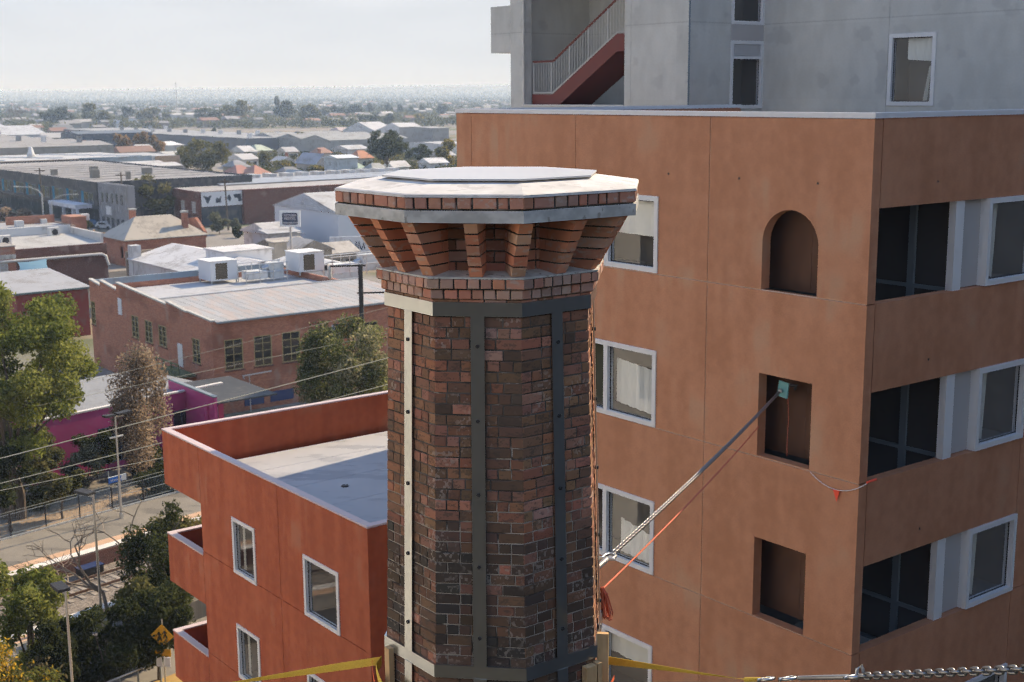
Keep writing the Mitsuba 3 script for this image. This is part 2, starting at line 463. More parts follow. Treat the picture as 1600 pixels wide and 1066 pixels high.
# sloping brackets, one on each corner and one in the middle of each facet
for i in range(16):
    az = REG[0] - 22.5 * i + (1.5 if i == 0 else 0) + (2.0 if i == 2 else 0)
    a = math.radians(az)
    N = np.array([math.sin(a), math.cos(a), 0]); E = np.array([-N[1], N[0], 0])
    seen = -N[1] > -0.25
    corner = i % 2 == 0
    rb, rt, ri = (.985, 1.275, .66) if corner else (.945, 1.215, .62)
    w = .112 if corner else .106
    holder = chimney + '__corbel_bracket' + ('' if i == 0 else f'_{i:03d}')
    base = np.array([CHX, CHY, CHZ])
    mm = M()
    for c in range(5):
        z0 = -1.468 + c * .0935; z1 = z0 + .0795
        ra, rb_ = rb + (rt - rb) * (z0 + 1.468) / .468, rb + (rt - rb) * (z1 + 1.468) / .468
        split = ri + (ra - ri) * (.42 if c >= 2 else 0.0)
        for (r0, r1a, r1b) in (((ri, split, split), (split + .008, ra, rb_)) if c >= 2 else ((ri, ra, rb_),)):
            j = lambda s=.003: rng.uniform(-s, s)
            pts = []
            for s_ in (-1, 1):
                for ri_, top in ((r0, 0), (r0, 1), (r1a, 0), (r1b, 1)):
                    zz = z1 if top else z0
                    pts.append(base + E * (s_ * (w / 2 + j(.002))) + N * (ri_ + j()) + np.array([0, 0, zz + j(.0015)]))
            if seen:
                col = pick(RED if rng.random() < .75 else PINK) * np.array([1.32, 1.22, 1.08]) if ri_ > 0 else 0
                M().hexa(pts, col).part(holder, 'brick', 'clean_brick')
            else:
                mm.hexa(pts, pick(RED))
        if c < 4:
            q = M()
            q.hexa([base + E * (s_ * (w / 2 - .008)) + N * r + np.array([0, 0, zz]) for s_ in (-1, 1) for r in (ri, ra - .006 + .02) for zz in (z1 - .004, z1 + .015)])
            q.part(holder, 'mortar_bed', 'mortar')
    if not seen:
        mm.part(holder, 'brick', 'clean_brick')

loft([octo(1.378, -1.0, CAPA), octo(1.378, -.905, CAPA)]).part(chimney, 'concrete_band', 'band_concrete')
sold = loft([octo(1.352, -.905, CAPA), octo(1.352, -.80, CAPA)]).part(chimney, 'cap_course', 'mortar')
course(sold, -.890, -.803, 1.374, VISF, (lambda kk: float(rng.choice([.118, .118, .118, .2, .085])) + rng.uniform(-.008, .008)), redpal, az=CAPA, joint=.018)
wob = rng.uniform(-.004, .004, 8)
loft([octo(1.380, -.802, CAPA), octo(1.377, -.782, CAPA), octo(1.36, -.774, CAPA), octo(.93, -.712, REG), octo(.90, -.70, REG)]).part(chimney, 'cap_slope', 'cap_concrete')
loft([octo(.90, -.72), octo(.90, -.694)]).part(chimney, 'cap_seat', 'dark_room')
loft([octo(.962, -.698), octo(.962, -.684)]).part(chimney, 'cap_plate', 'plate_metal')


def ring_bar(R, z0, z1, th=.012):
    k_ = loft([octo(R + th, z0), octo(R + th, z1), octo(R - .03, z1), octo(R - .03, z0)], caps=False)
    return k_.part(chimney, 'steel_ring', 'steel_paint')


ring_bar(.955, -1.803, -1.688)
ring_bar(shaft_R(-4.83) + .012, -4.945, -4.83)
for kf in VISF + (2,):
    def mid(R, z):
        r = octo(R, z); return 0.5 * (r[kf] + r[(kf + 1) % 8])
    for (za, zb, off) in ((-1.80, -4.835, .026), (-4.94, -5.9, .026)):
        top, bot = mid(shaft_R(za), za), mid(shaft_R(zb), zb)
        r = octo(1, 0); E = (r[kf] - r[(kf + 1) % 8]); E /= np.linalg.norm(E); N = np.array([-E[1], E[0], 0.0])
        if N @ (mid(1, 0) - np.array([CHX, CHY, CHZ])) < 0: N = -N
        m = M()
        m.hexa([p + E * (s * .057) + N * d for s in (-1, 1) for d in (off - .009, off) for p in (bot, top)])
        st = m.part(chimney, 'steel_strap', 'steel_paint')
        z = za - .25 if za > -2 else za - .3
        while z > zb + .05:
            c = mid(shaft_R(z), z) + N * off
            M().tube([c - N * .02, c + N * .012, c + N * .0121], [.017, .017, .004], 6).part(st, 'bolt', 'bolt_black')
            z -= .63
# timber packers under the lower ring
for (px_, kf, u, z0, z1, w, th) in ((0, 0, .86, -5.35, -4.90, .075, .055), (0, 0, .20, -5.5, -5.06, .10, .06), (0, 6, .14, -5.6, -4.98, .115, .07), (0, 6, .02, -5.6, -4.97, .05, .07), (0, 5, .93, -5.6, -4.74, .05, .10)):
    r = octo(shaft_R(-5.1), 0); c1, c0 = r[kf], r[(kf + 1) % 8]
    E = (c1 - c0) / np.linalg.norm(c1 - c0); N = np.array([-E[1], E[0], 0.0])
    if N @ (0.5 * (c0 + c1) - np.array([CHX, CHY, CHZ])) < 0: N = -N
    L = np.linalg.norm(c1 - c0); o = c1 - E * (u * L) if kf != 0 else c0 + E * ((1 - u) * L)
    m = M(); m.hexa([o + E * (s * w) + N * d + np.array([0, 0, z]) for s in (-.5, .5) for d in (.012, .012 + th) for z in (z0, z1)])
    k = thing('timber_packer', '', 'timber')
    m.put(k, 'timber')
for k_, l_ in zip(['timber_packer'] + [f'timber_packer_{i:03d}' for i in range(1, 5)],
                  ['pale timber block at the far left of the chimney foot, beside the yellow strap', 'short timber block under the lower ring on the left chimney face',
                   'wide timber block under the lower ring on the right chimney face', 'narrow timber block at the right corner of the chimney, next to the wide block',
                   'tallest timber post, standing in the sun at the right edge of the chimney']):
    labels[k_]['label'] = l_
# ------------------------------------------------------------------ apartment buildings
from shapely.geometry import Polygon, box as sbox
from shapely.ops import unary_union


def panel(fr, poly, y0, y1):
    """A wall panel: polygon in (x, z) of the frame, from depth y0 to y1."""
    m = trimesh.creation.extrude_polygon(poly, y1 - y0, engine='earcut')
    v = np.array(m.vertices)
    return trimesh.Trimesh(fr(np.stack([v[:, 0], v[:, 2] + y0, v[:, 1]], 1)), m.faces, process=False)


def window(parent, fr, x0, x1, z0, z1, mull=(), rails=(), fw=.10, proud=.03, deep=.14, blind_glint=None, frame='white_frame', room=.9, pane='pane', louvre=None):
    w = numbered(parent + '__window')
    m = M(fr)
    m.box(x0, x1, -proud, deep, z0, z0 + fw); m.box(x0, x1, -proud, deep, z1 - fw, z1)
    m.box(x0, x0 + fw, -proud, deep, z0 + fw, z1 - fw); m.box(x1 - fw, x1, -proud, deep, z0 + fw, z1 - fw)
    for u in mull: m.box(u - fw * .6, u + fw * .6, -proud + .004, deep, z0 + fw, z1 - fw)
    m.part(w, 'frame', frame)
    for a, b in rails: M(fr).box(x0 + fw, x1 - fw, -proud + .006, deep - .02, a, b).part(w, 'rail', frame)
    g = M(fr)                                          # dark rubber seal round the glass
    d, s = deep - .075, .022
    cuts = [x0 + fw] + [e for u in mull for e in (u - fw * .6, u + fw * .6)] + [x1 - fw]
    for a, b in zip(cuts[::2], cuts[1::2]):
        zt = z1 - fw if not louvre else louvre - .03
        g.box(a, a + s, d - .012, d, z0 + fw, zt); g.box(b - s, b, d - .012, d, z0 + fw, zt)
        g.box(a, b, d - .011, d, z0 + fw, z0 + fw + s); g.box(a, b, d - .011, d, zt - s, zt)
        p = M(fr).quad((a, d, z0 + fw), (b, d, z0 + fw), (b, d, zt), (a, d, zt))
        p.part(w, 'pane', pane)
    g.part(w, 'seal', 'bolt_black')
    if louvre:
        z = louvre + .03; lv = M(fr)
        while z < z1 - fw - .02:
            lv.hexa([(x, y, zz) for x in (x0 + fw, x1 - fw) for y, zz in ((.0, z), (.0, z + .012), (.07, z + .045), (.07, z + .057))]); z += .05
        lv.box(x0 + fw, x1 - fw, .075, .08, louvre, z1 - fw); lv.box(x0 + fw, x1 - fw, -.02, .1, louvre - .03, louvre + .03)
        lv.part(w, 'louvre', frame)
    if room:
        r = M(fr); e = .02
        r.quad((x0, room, z0), (x1, room, z0), (x1, room, z1), (x0, room, z1))
        for x in (x0 + e, x1 - e): r.quad((x, deep, z0), (x, room, z0), (x, room, z1), (x, deep, z1))
        for z in (z0 + e, z1 - e): r.quad((x0, deep, z), (x1, deep, z), (x1, room, z), (x0, room, z))
        r.part(w, 'room', 'dark_room')
    if blind_glint:
        b = M(fr)
        for ring in blind_glint:
            ring = [(x0 + fw + u * (x1 - x0 - 2 * fw), z0 + fw + v * (z1 - z0 - 2 * fw)) for u, v in ring]
            n = 24                                  # a folded pale cloth, also used for drawn-in streak reflections
            (xa, za), (xb, zb), (xc, zc), (xd, zd) = ring
            rows_ = []
            for i in range(n + 1):
                t = i / n
                for s_ in (0, 1):
                    x = (xa + (xb - xa) * t) * (1 - s_) + (xd + (xc - xd) * t) * s_
                    z = (za + (zb - za) * t) * (1 - s_) + (zd + (zc - zd) * t) * s_
                    rows_.append((x, deep + .06 + .018 * math.sin(t * 31) + .008 * math.sin(t * 83), z))
            b.add(rows_, [[2 * i, 2 * i + 2, 2 * i + 3, 2 * i + 1] for i in range(n)])
        b.part(w, 'blind_glint', 'blind_glint', smooth=True)
    return w


def rect(x0, x1, z0, z1): return sbox(min(x0, x1), z0, max(x0, x1), z1)


G = .020                                             # joint between panels
LW = Frame(CX, CY, 26, GRID + 90)                    # left face of the terracotta block: x = -a, y inwards
RW = Frame(CX, CY, 26, GRID)                         # right face: x = b, y inwards
tower = thing('terracotta_apartment_block', 'tall terracotta concrete apartment block with arched opening and white windows right of the chimney', 'building')
rows_l = [(-3.505, -.46), (-6.585, -3.505), (-9.675, -6.585), (-12.77, -9.675), (-15.86, -12.77), (-25.98, -15.86)]
cols_l = [(0, 3.62), (3.62, 7.4), (7.4, 11.03), (11.03, 11.62)]
holes = []
arch = unary_union([rect(-2.30, -1.05, -3.50, -2.64), Polygon([(-1.675 + .625 * math.cos(t), -2.64 + .60 * math.sin(t)) for t in np.linspace(0, 2 * math.pi, 72, endpoint=False)])])
holes.append(arch)
for z in (-6.56, -9.66, -12.75, -15.84): holes.append(rect(-2.29, -1.075, z, z + 1.54))
WZ = [(-3.48, -1.99), (-6.57, -5.02), (-9.66, -8.11), (-12.75, -11.2), (-15.84, -14.3)]
for z0, z1 in WZ: holes.append(rect(-7.25, -4.94, z0, z1))
allh = unary_union(holes)
for (z0, z1) in rows_l:
    for (a0, a1) in cols_l:
        poly = rect(-a1 + G / 2, -a0 - (G / 2 if a0 else 0), z0 + G / 2, z1 - G / 2).difference(allh)
        for g in getattr(poly, 'geoms', [poly]):
            part(tower, 'panel', panel(LW, g, 0, .215), 'terracotta')
for z in (-3.505, -6.585, -9.675, -12.77, -15.86): M(LW).box(-11.60, -.03, .012, .03, z - .0095, z + .0095).part(tower, 'joint_seal', 'sealant')
for a in (3.62, 7.4, 11.03): M(LW).box(-a - .0095, -a + .0095, .0125, .031, -25.9, -.47).part(tower, 'joint_seal', 'sealant')
for x in (-4.68, -2.89, -1.11):
    for z in (-1.55,):
        o = LW([[x, 0, z]])[0]; n = LW.R.T @ np.array([0, 1.0, 0])
        M().tube([o - n * .002, o + n * .02], .022, 8).part(tower, 'tie_hole', 'bolt_black')
bl = {0: [[(.0, .46), (1, .44), (1, 1), (0, 1)]], 1: [[(.40, .12), (.99, .04), (.99, .72), (.40, .80)]],
      2: [[(.48, .03), (.97, .0), (.97, .44), (.48, .58)]], 3: [[(.0, .62), (1, .58), (1, 1), (0, 1)]], 4: None}
for i, (z0, z1) in enumerate(WZ):
    window(tower, LW, -7.25, -4.94, z0, z1, mull=(-6.42,), blind_glint=bl[i])
# the screens behind the openings of the left face
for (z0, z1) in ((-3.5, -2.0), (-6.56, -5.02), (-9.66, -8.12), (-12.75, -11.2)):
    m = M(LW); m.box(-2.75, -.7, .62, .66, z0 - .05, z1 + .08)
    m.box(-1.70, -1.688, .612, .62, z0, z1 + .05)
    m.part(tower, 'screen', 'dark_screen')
# right face
full = [(-1.915, -.46), (-5.02, -3.505), (-8.10, -6.585), (-11.2, -9.675), (-14.3, -12.77), (-25.98, -15.86)]
for z0, z1 in full:
    part(tower, 'panel', panel(RW, rect(.215 + G, 4.93, z0, z1), 0, .2), 'terracotta')
for z0, z1 in rows_l:
    for b0, b1 in ((4.93, 9.3),):
        part(tower, 'panel', panel(RW, rect(b0 + G, b1, z0 + G / 2, z1 - G / 2), 0, .2), 'terracotta')
for z in (-1.55, -4.65, -7.75):
    o = RW([[1.8, 0, z]])[0]; n = RW.R.T @ np.array([0, 1.0, 0])
    M().tube([o - n * .002, o + n * .02], .022, 8).part(tower, 'tie_hole', 'bolt_black')
for i, (zb, zt) in enumerate(((-3.505, -1.915), (-6.585, -5.02), (-9.675, -8.10), (-12.77, -11.2), (-15.86, -14.3))):
    # bay window and the pale infill beside it
    window(tower, RW, 3.33, 4.92, zb + .01, zt - .005, fw=.095, proud=.05, blind_glint=[[(.05, .0), (.10, .0), (.13, 1), (.08, 1)], [(.24, .05), (.32, .0), (.36, 1), (.28, 1)]] if i < 3 else None)  # narrow slanted strips drawn in as bright streaks mirrored by the glass
    M(RW).box(2.71, 3.327, .13, .24, zb + .015, zt).part(tower, 'infill_panel', 'bay_white')
    # loggia: floor, ceiling, back wall, glazed end
    lg = numbered(tower + '__loggia')
    M(RW).box(.22, 3.3, .2, 3.1, zb - 1.06, zb - .96).part(lg, 'floor', 'grey_concrete')
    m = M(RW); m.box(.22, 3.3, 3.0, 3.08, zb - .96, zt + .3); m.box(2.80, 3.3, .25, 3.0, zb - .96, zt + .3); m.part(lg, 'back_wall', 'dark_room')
    m = M(RW); m.box(.22, 3.3, .2, 3.1, zt + .12, zt + .2); m.part(lg, 'ceiling', 'grey_concrete')
    m = M(RW)
    for a in (1.09, 2.2): m.box(2.68, 2.74, a - .07, a + .07, zb - .96, zt + .1)
    m.box(2.68, 2.74, .2, 3.0, zb - .07, zb + .0); m.box(2.68, 2.74, .2, 3.0, zb - .96, zb - .9)
    m.part(lg, 'glazing_frame', 'loggia_frame')
    M(RW).quad((2.72, .2, zb - .96), (2.72, 3, zb - .96), (2.72, 3, zt), (2.72, .2, zt)).part(lg, 'pane', 'pane')
    M(RW).quad((.22, 2.75, zb - .96), (2.7, 2.75, zb - .96), (2.7, 2.75, zt), (.22, 2.75, zt)).part(lg, 'back_pane', 'pane')
    M(RW).box(2.43, 2.68, .03, .17, zb - .2, zt - .002).part(lg, 'post', 'white_frame')
# coping, flat roof, body
m = M(RW); m.box(-.02, 9.3, -.02, .26, -.456, -.37); m.box(-.02, .26, .26, 11.64, -.456, -.37)
m.box(.26, 9.3, 11.38, 11.64, -.457, -.371); m.part(tower, 'coping', 'coping_metal')
M(RW).box(.2, 9.3, .2, 11.45, -1.0, -.8).part(tower, 'flat_roof', 'roof_membrane')
m = M(RW); m.box(1.1, 9.25, 3.2, 11.4, -25.9, -1.02); m.box(3.4, 9.25, 1.0, 3.2, -25.9, -1.02); m.part(tower, 'core', 'dark_room')
m = M(RW); m.box(.22, 9.3, 11.40, 11.62, -25.98, -.46); m.part(tower, 'end_wall', 'terracotta')

# grey tower behind it
gt = thing('grey_concrete_tower', 'grey concrete tower with open stairwell rising behind the terracotta block', 'building')
FR = Frame(*RW([[9.3, 0, 0]])[0], GRID + 90)          # front plane: x = -a, y inwards
TOPZ = 8.3
front = rect(-21.55, -13.42, -25.9, TOPZ).difference(rect(-20.88, -16.05, -.42, 4.6))
for x0, x1 in ((-21.55, -15.78), (-15.77, -13.42)):
    g = front.intersection(rect(x0, x1, -25.9, TOPZ)); part(gt, 'wall_panel', panel(FR, g, 0, .35), 'grey_concrete')
m = M(FR); m.box(-20.88, -16.05, -.02, .35, -.45, -.40); m.box(-20.90, -20.84, -.015, .02, -.40, 4.6); m.part(gt, 'opening_trim', 'rail_light')
m = M(FR); m.box(-21.5, -13.45, 3.2, 3.4, -25.9, TOPZ); m.box(-21.55, -21.3, .35, 3.4, -25.9, TOPZ); m.box(-15.9, -15.7, .35, 3.2, -25.9, TOPZ)
m.part(gt, 'stair_wall', 'grey_concrete')
m = M(FR); m.box(-21.4, -15.8, 2.6, 3.2, -.7, -.5); m.box(-21.3, -15.9, .36, 3.2, 4.62, 4.8); m.box(-21.3, -15.9, .36, 3.2, -1.0, -.46); m.part(gt, 'stair_floor', 'grey_concrete')
# stair: lower landing, flight up to the right, upper landing
st = numbered(gt + '__stair')
m = M(FR)
sl = (1.62 + .16) / (19.75 - 16.72)
def zs(a): return -.16 if a > 19.75 else (1.62 if a < 16.72 else -.16 + (19.75 - a) * sl)
for (a0, a1) in ((20.8, 19.75), (19.75, 16.72), (16.72, 16.06)):
    for (y0, y1, th0, th1, mat) in ((.30, .36, .08, -.44, 0),):
        m.hexa([(-a, y, zs(a) + dz) for a in (a0, a1) for y in (y0, y1) for dz in (th1, th0)])
m.part(st, 'stringer', 'oxide_steel')
m = M(FR)
for (a0, a1) in ((20.8, 19.75), (19.75, 16.72), (16.72, 16.06)):
    m.hexa([(-a, y, zs(a) + dz) for a in (a0, a1) for y in (.37, 1.75) for dz in (-.40, -.22)])
m.part(st, 'soffit', 'oxide_steel')
for i in range(11):
    a = 19.75 - i * .275; M(FR).box(-a, -a + .29, .37, 1.7, zs(a - .27) - .22, zs(a - .27) - .18).part(st, 'tread', 'grey_concrete')
a = 20.74; i = 0
while a > 16.06:
    z = zs(a) + .06
    M(FR).tube([(-a, .33, z), (-a, .33, z + 1.05)], .026 if i % 7 == 0 else .013, 5).part(st, 'baluster', 'rail_light')
    a -= .128; i += 1
pl = [20.78, 19.75, 16.72, 16.06]
M(FR).tube([(-a, .33, zs(a) + 1.12) for a in pl], .035, 6).part(st, 'handrail', 'oxide_steel')
M(FR).tube([(-a, .33, zs(a) + .13) for a in pl], .022, 6).part(st, 'bottom_rail', 'rail_light')
m = M(FR)                                             # flight beyond, going on up, and the one below
m.hexa([(-a, y, z + dz) for a, z in ((16.1, 1.6), (18.6, 3.4)) for y in (2.2, 2.26) for dz in (-.1, .35)]); m.part(st, 'far_stringer', 'oxide_steel')
m = M(FR); m.hexa([(-a, y, z + dz) for a, z in ((16.1, -.5), (17.5, .55)) for y in (2.2, 2.25) for dz in (0, .06)]); m.part(st, 'far_handrail', 'oxide_steel')
m = M(FR)
for k in range(12): m.tube([(-17.3 + k * .1, 2.4, -.5), (-17.3 + k * .1, 2.4, .05)], .012, 4)
m.part(st, 'far_balustrade', 'rail_light')
# plant box sticking out on the left
M(FR).box(-22.68, -21.55, .05, 1.4, 1.28, 2.78).part(gt, 'service_box', 'grey_concrete')
# return wall, then the wall further back
RT = Frame(*RW([[9.3, 13.42, 0]])[0], GRID)           # x = b - 9.3, y towards larger a
wz = rect(1.72, 3.1, -.52, 1.42).union(rect(1.72, 3.1, 1.88, 4.3))
part(gt, 'return_wall', panel(RT, rect(.35, 3.1, -25.9, TOPZ).difference(wz), 0.0, .3), 'grey_concrete')
M(RT).box(.0, .06, -.01, .0, -25, TOPZ).part(gt, 'corner_trim', 'loggia_frame')
window(gt, RT, 1.72, 3.1, -.52, 1.42, louvre=.93, room=.8)
window(gt, RT, 1.72, 3.1, 1.88, 4.3, room=.8)
M(RT).box(1.72, 3.1, -.02, .2, 1.423, 1.877).part(gt, 'spandrel', 'bay_white')
BK = Frame(*RW([[12.4, 0, 0]])[0], GRID + 90)
wz = rect(-8.96, -7.5, -.43, 1.46)
for x0, x1 in ((-13.42, -9.005), (-8.995, 6)):
    part(gt, 'wall_panel', panel(BK, rect(x0, x1, -25.9, TOPZ).difference(wz), 0, .3), 'grey_concrete')
window(gt, BK, -8.96, -7.5, -.43, 1.46, fw=.11, blind_glint=[[(.28, .66), (1, .62), (1, 1), (.28, 1)], [(.70, .0), (.82, .0), (.88, .55), (.84, .55)]])
m = M(BK); m.box(-21.4, 6, 1.0, 9, -25.9, TOPZ - .4); m.part(gt, 'core', 'dark_room')
m = M(BK); m.box(-21.4, -13.5, -2.7, .9, TOPZ - .35, TOPZ - .1); m.box(-21.4, 6, .95, 9, TOPZ - .35, TOPZ - .1); m.part(gt, 'flat_roof', 'roof_membrane')

# red lower wing, left of the chimney
wing = thing('red_apartment_wing', 'lower deep red concrete wing with pale flat roof and corner balconies, left of the chimney', 'building')
A0, A1, A2, B0 = 11.55, 20.67, 23.17, -2.72
WL = Frame(*RW([[B0, 0, 0]])[0], GRID + 90)           # x = -a
wh = [rect(-18.65, -17.3, -12.97, -11.37), rect(-14.66, -12.93, -12.93, -11.32), rect(-18.65, -17.3, -16.07, -14.47), rect(-14.66, -12.93, -16.03, -14.42), rect(-18.65, -17.3, -19.1, -17.5)]
wh = unary_union(wh)
for z0, z1 in ((-12.93, -9.84), (-16.02, -12.93), (-25.98, -16.02)):
    for a0, a1 in ((A0, 15.95), (15.95, A1)):
        part(wing, 'panel', panel(WL, rect(-a1 + G / 2, -a0 - G / 2, z0 + G / 2, z1 - G / 2).difference(wh), 0, .2), 'terracotta_red')
for (x0, x1, z0, z1) in ((-18.65, -17.3, -12.97, -11.37), (-14.66, -12.93, -12.93, -11.32), (-18.65, -17.3, -16.07, -14.47), (-14.66, -12.93, -16.03, -14.42), (-18.65, -17.3, -19.1, -17.5)):
    window(wing, WL, x0, x1, z0, z1, fw=.105, blind_glint=[[(.12, .0), (.22, .0), (.22, 1), (.12, 1)]] if x0 < -18 else None)
def ringwall(z0, z1, b1, name):
    m = M(RW); m.box(B0, B0 + .18, A1 + .006, A2, z0, z1); m.part(wing, name, 'terracotta_red')
    m = M(RW); m.box(B0 + .18, b1, A2 - .18, A2, z0, z1); m.part(wing, name, 'terracotta_red')
    m = M(RW); m.box(B0 - .012, B0 + .20, A1 + .006, A2 + .012, z1, z1 + .045); m.box(B0 + .2, b1, A2 - .2, A2 + .012, z1, z1 + .045); m.part(wing, 'coping', 'wing_coping')
material('wing_coping', (.50, .42, .43), .45)
ringwall(-11.5, -9.84, 8.0, 'parapet')
for z1 in (-13.07, -16.2, -19.3):
    ringwall(z1 - 1.5, z1, 1.2, 'balcony_wall')
    M(RW).box(B0 + .18, 1.2, A1, A2 - .18, z1 - 1.35, z1 - 1.2).part(wing, 'balcony_floor', 'grey_concrete')
M(RW).box(B0 + .2, 1.4, A1 - .1, A1 + .002, -25.9, -11.5).part(wing, 'balcony_back', 'terracotta_red')
M(RW).box(1.2, 1.4, A1, A2, -25.9, -11.5).part(wing, 'balcony_side', 'terracotta_red')
m = M(RW); m.box(B0 - .012, B0 + .2, A0 - .012, A1 + .004, -9.84, -9.795); m.box(B0 + .2, 0, A0 - .012, A0 + .2, -9.84, -9.795); m.part(wing, 'coping', 'wing_coping')
part(wing, 'panel', panel(Frame(*RW([[B0, A0, 0]])[0], GRID), rect(.006, 2.7, -25.98, -9.85), -.0, .2), 'terracotta_red')
M(RW).box(B0 + .2, 8.0, A0 + .2, A2 - .42, -11.15, -11.05).part(wing, 'roof', 'roof_membrane')
for i in range(5): M(RW).box(B0 + .25, 7.9, A0 + 1.2 + i * 2.1, A0 + 1.26 + i * 2.1, -11.05, -11.044).part(wing, 'roof_seam', 'roof_membrane')
m = M(RW); m.box(.9, 1.1, A0 + 3.2, A0 + 3.4, -11.05, -10.75); m.part(wing, 'roof_vent', 'galvanised')
M(RW).box(B0 + .2, 8.0, A2 - .42, A2 - .18, -11.22, -11.2).part(wing, 'gutter', 'bolt_black')
M(RW).box(8.0, 8.2, A0, A2, -25.9, -9.85).part(wing, 'rear_wall', 'terracotta_red')
o = RW([[.6, 18.2, -11.05]])[0]; M().tube([o, o + [0, 0, .03]], .11, 10).part(wing, 'roof_outlet', 'bolt_black')
m = M(RW); m.box(-1.4, 7.9, 12.4, A1 - .3, -25.9, -11.2); m.part(wing, 'core', 'dark_room')

# ------------------------------------------------------------------ chains, ropes and straps
def link_chain(pts, pitch, wire, key, mat, name='link', maxn=300):
    """Oval links along a polyline, every other one turned by a quarter."""
    p = np.asarray(pts, float); seg = np.linalg.norm(np.diff(p, axis=0), axis=1); s = np.r_[0, np.cumsum(seg)]
    n = int(s[-1] / pitch)
    L, Wd = pitch / 2 + wire, pitch * .34
    th = np.linspace(0, 2 * np.pi, 12, endpoint=False)
    oval = np.stack([np.sign(np.cos(th)) * (L - Wd) * (np.abs(np.cos(th)) > .3) + Wd * np.cos(th), Wd * np.sin(th)], 1)
    out = []
    for i in range(n):
        d = (i + .5) * pitch; k = min(np.searchsorted(s, d, 'right') - 1, len(seg) - 1)
        c = p[k] + (p[k + 1] - p[k]) * ((d - s[k]) / seg[k]); t = (p[k + 1] - p[k]) / seg[k]
        h = np.cross(t, [0, 0, 1.0]); h /= np.linalg.norm(h); w = np.cross(h, t)
        ang = math.radians(8 + 90 * (i % 2)); side = h * math.cos(ang) + w * math.sin(ang)
        ring = [c + t * a + side * b for a, b in oval]
        m = M(); m.tube(ring + ring[:2], wire, 5, cap=False); out.append(m)
    for m in out[:maxn]: m.part(key, name, mat, smooth=True)
    if out[maxn:]:
        q = M()
        for m in out[maxn:]: q.add(m.v[0], m.f[0])
        k = q.part(key, 'further_' + name, mat, smooth=True); labels[k] = {'kind': 'stuff'}


def sag(a, b, s, n=24):
    t = np.linspace(0, 1, n)[:, None]
    p = np.asarray(a) * (1 - t) + np.asarray(b) * t
    p[:, 2] -= 4 * s * (t * (1 - t))[:, 0]
    return p


S0 = np.array([0.82, 11.85, 21.59])
E0 = np.array([4.83, 23.14, 20.67])
ch = thing('steel_chain', 'long taut steel chain rising from the chimney to the opening with the turquoise plate', 'chain')
dirc = (E0 - S0) / np.linalg.norm(E0 - S0)
line = sag(S0 + dirc * .42, E0 - dirc * .08, .05)
link_chain(line, .064, .0125, ch, 'chain_steel')
side = np.cross(dirc, [0, 0, 1.0]); side /= np.linalg.norm(side)
m = M(); m.tube([S0 - dirc * .25, S0 + dirc * .2], [.022, .03], 8); m.part(ch, 'turnbuckle', 'galvanised', smooth=True)
m = M(); c = S0 + dirc * .34
m.tube([c - dirc * .10 + side * .05, c + dirc * .02 + side * .055, c + dirc * .08 + side * .03, c + dirc * .09, c + dirc * .08 - side * .03, c + dirc * .02 - side * .055, c - dirc * .10 - side * .05], .016, 7)
m.tube([c - dirc * .1 - side * .08, c - dirc * .1 + side * .08], .018, 7); m.part(ch, 'shackle', 'galvanised', smooth=True)
pl_ = thing('turquoise_tie_plate', 'small turquoise plate holding the chain end in the upper rectangular opening', 'plate')
fo = Frame(E0[0], E0[1], E0[2], GRID + 105)
M(fo).hexa([(x + .02 * z / .13, y, z) for x in (-.15, .15) for y in (.05, .075) for z in (-.12, .17)]).part(pl_, 'plate', 'turquoise_plate')
M().tube([E0 - dirc * .05, E0 + dirc * .12], [.035, .05], 8).part(pl_, 'boss', 'galvanised')
M(fo).tube([(.22, .06, .14), (.34, .12, .16), (.30, .1, .08)], .03, 6).part(pl_, 'clamp', 'bolt_black')
M(fo).tube([(.10, .1, -.1), (.14, .1, -.5), (.12, .1, -.9), (.10, .12, -1.2)], .007, 5).part(pl_, 'cord', 'rope_red')
R0 = np.array([0.84, 11.8, 21.37])
R1 = np.array([4.58, 23.55, 19.96])
k = thing('thin_rope', 'thin reddish rope stretched from the chimney to the opening below the chain', 'rope')
m = M(); m.tube(sag(R0, R1, .06), .011, 5); m.put(k, 'rope_red', smooth=True)
k = thing('rope_coil', 'bundle of red rope hanging beside the right edge of the chimney', 'rope')
m = M(); r2 = np.random.default_rng(3)
for i in range(9):
    w = .02 + .012 * i; L = .30 + .03 * r2.random()
    o = R0 + np.array([r2.uniform(-.015, .02), r2.uniform(-.03, .03), .02])
    m.tube([o, o + [w * .35 + .01, .01, -.10], o + [w * .8, .015, -L * .8], o + [w * .6 + .015, 0, -L], o + [w * .2, -.01, -L * .85], o + [.005, 0, -.12], o], .0075, 5)
m.tube([R0 + [-.03, 0, .01], R0 + [.05, .0, -.05], R0 + [.0, .03, -.08], R0 + [-.03, 0, -.04]], .012, 5)
m.put(k, 'rope_red', smooth=True)


def strap(key, pts, widths, axes, mat, th=.004):
    """A flat webbing strap through the points; axes: the direction of its width at each point."""
    p = np.asarray(pts, float); ax = np.asarray(axes, float); ax /= np.linalg.norm(ax, axis=1, keepdims=True)
    t = np.gradient(p, axis=0); n = np.cross(t, ax); n /= np.linalg.norm(n, axis=1, keepdims=True)
    w = np.broadcast_to(widths, (len(p),))[:, None]
    v = np.stack([p - ax * w / 2 - n * th / 2, p + ax * w / 2 - n * th / 2, p + ax * w / 2 + n * th / 2, p - ax * w / 2 + n * th / 2], 1).reshape(-1, 3)
    f = [[4 * i + k, 4 * i + (k + 1) % 4, 4 * i + 4 + (k + 1) % 4, 4 * i + 4 + k] for i in range(len(p) - 1) for k in range(4)]
    m = M(); m.add(v, f); m.put(key, mat)


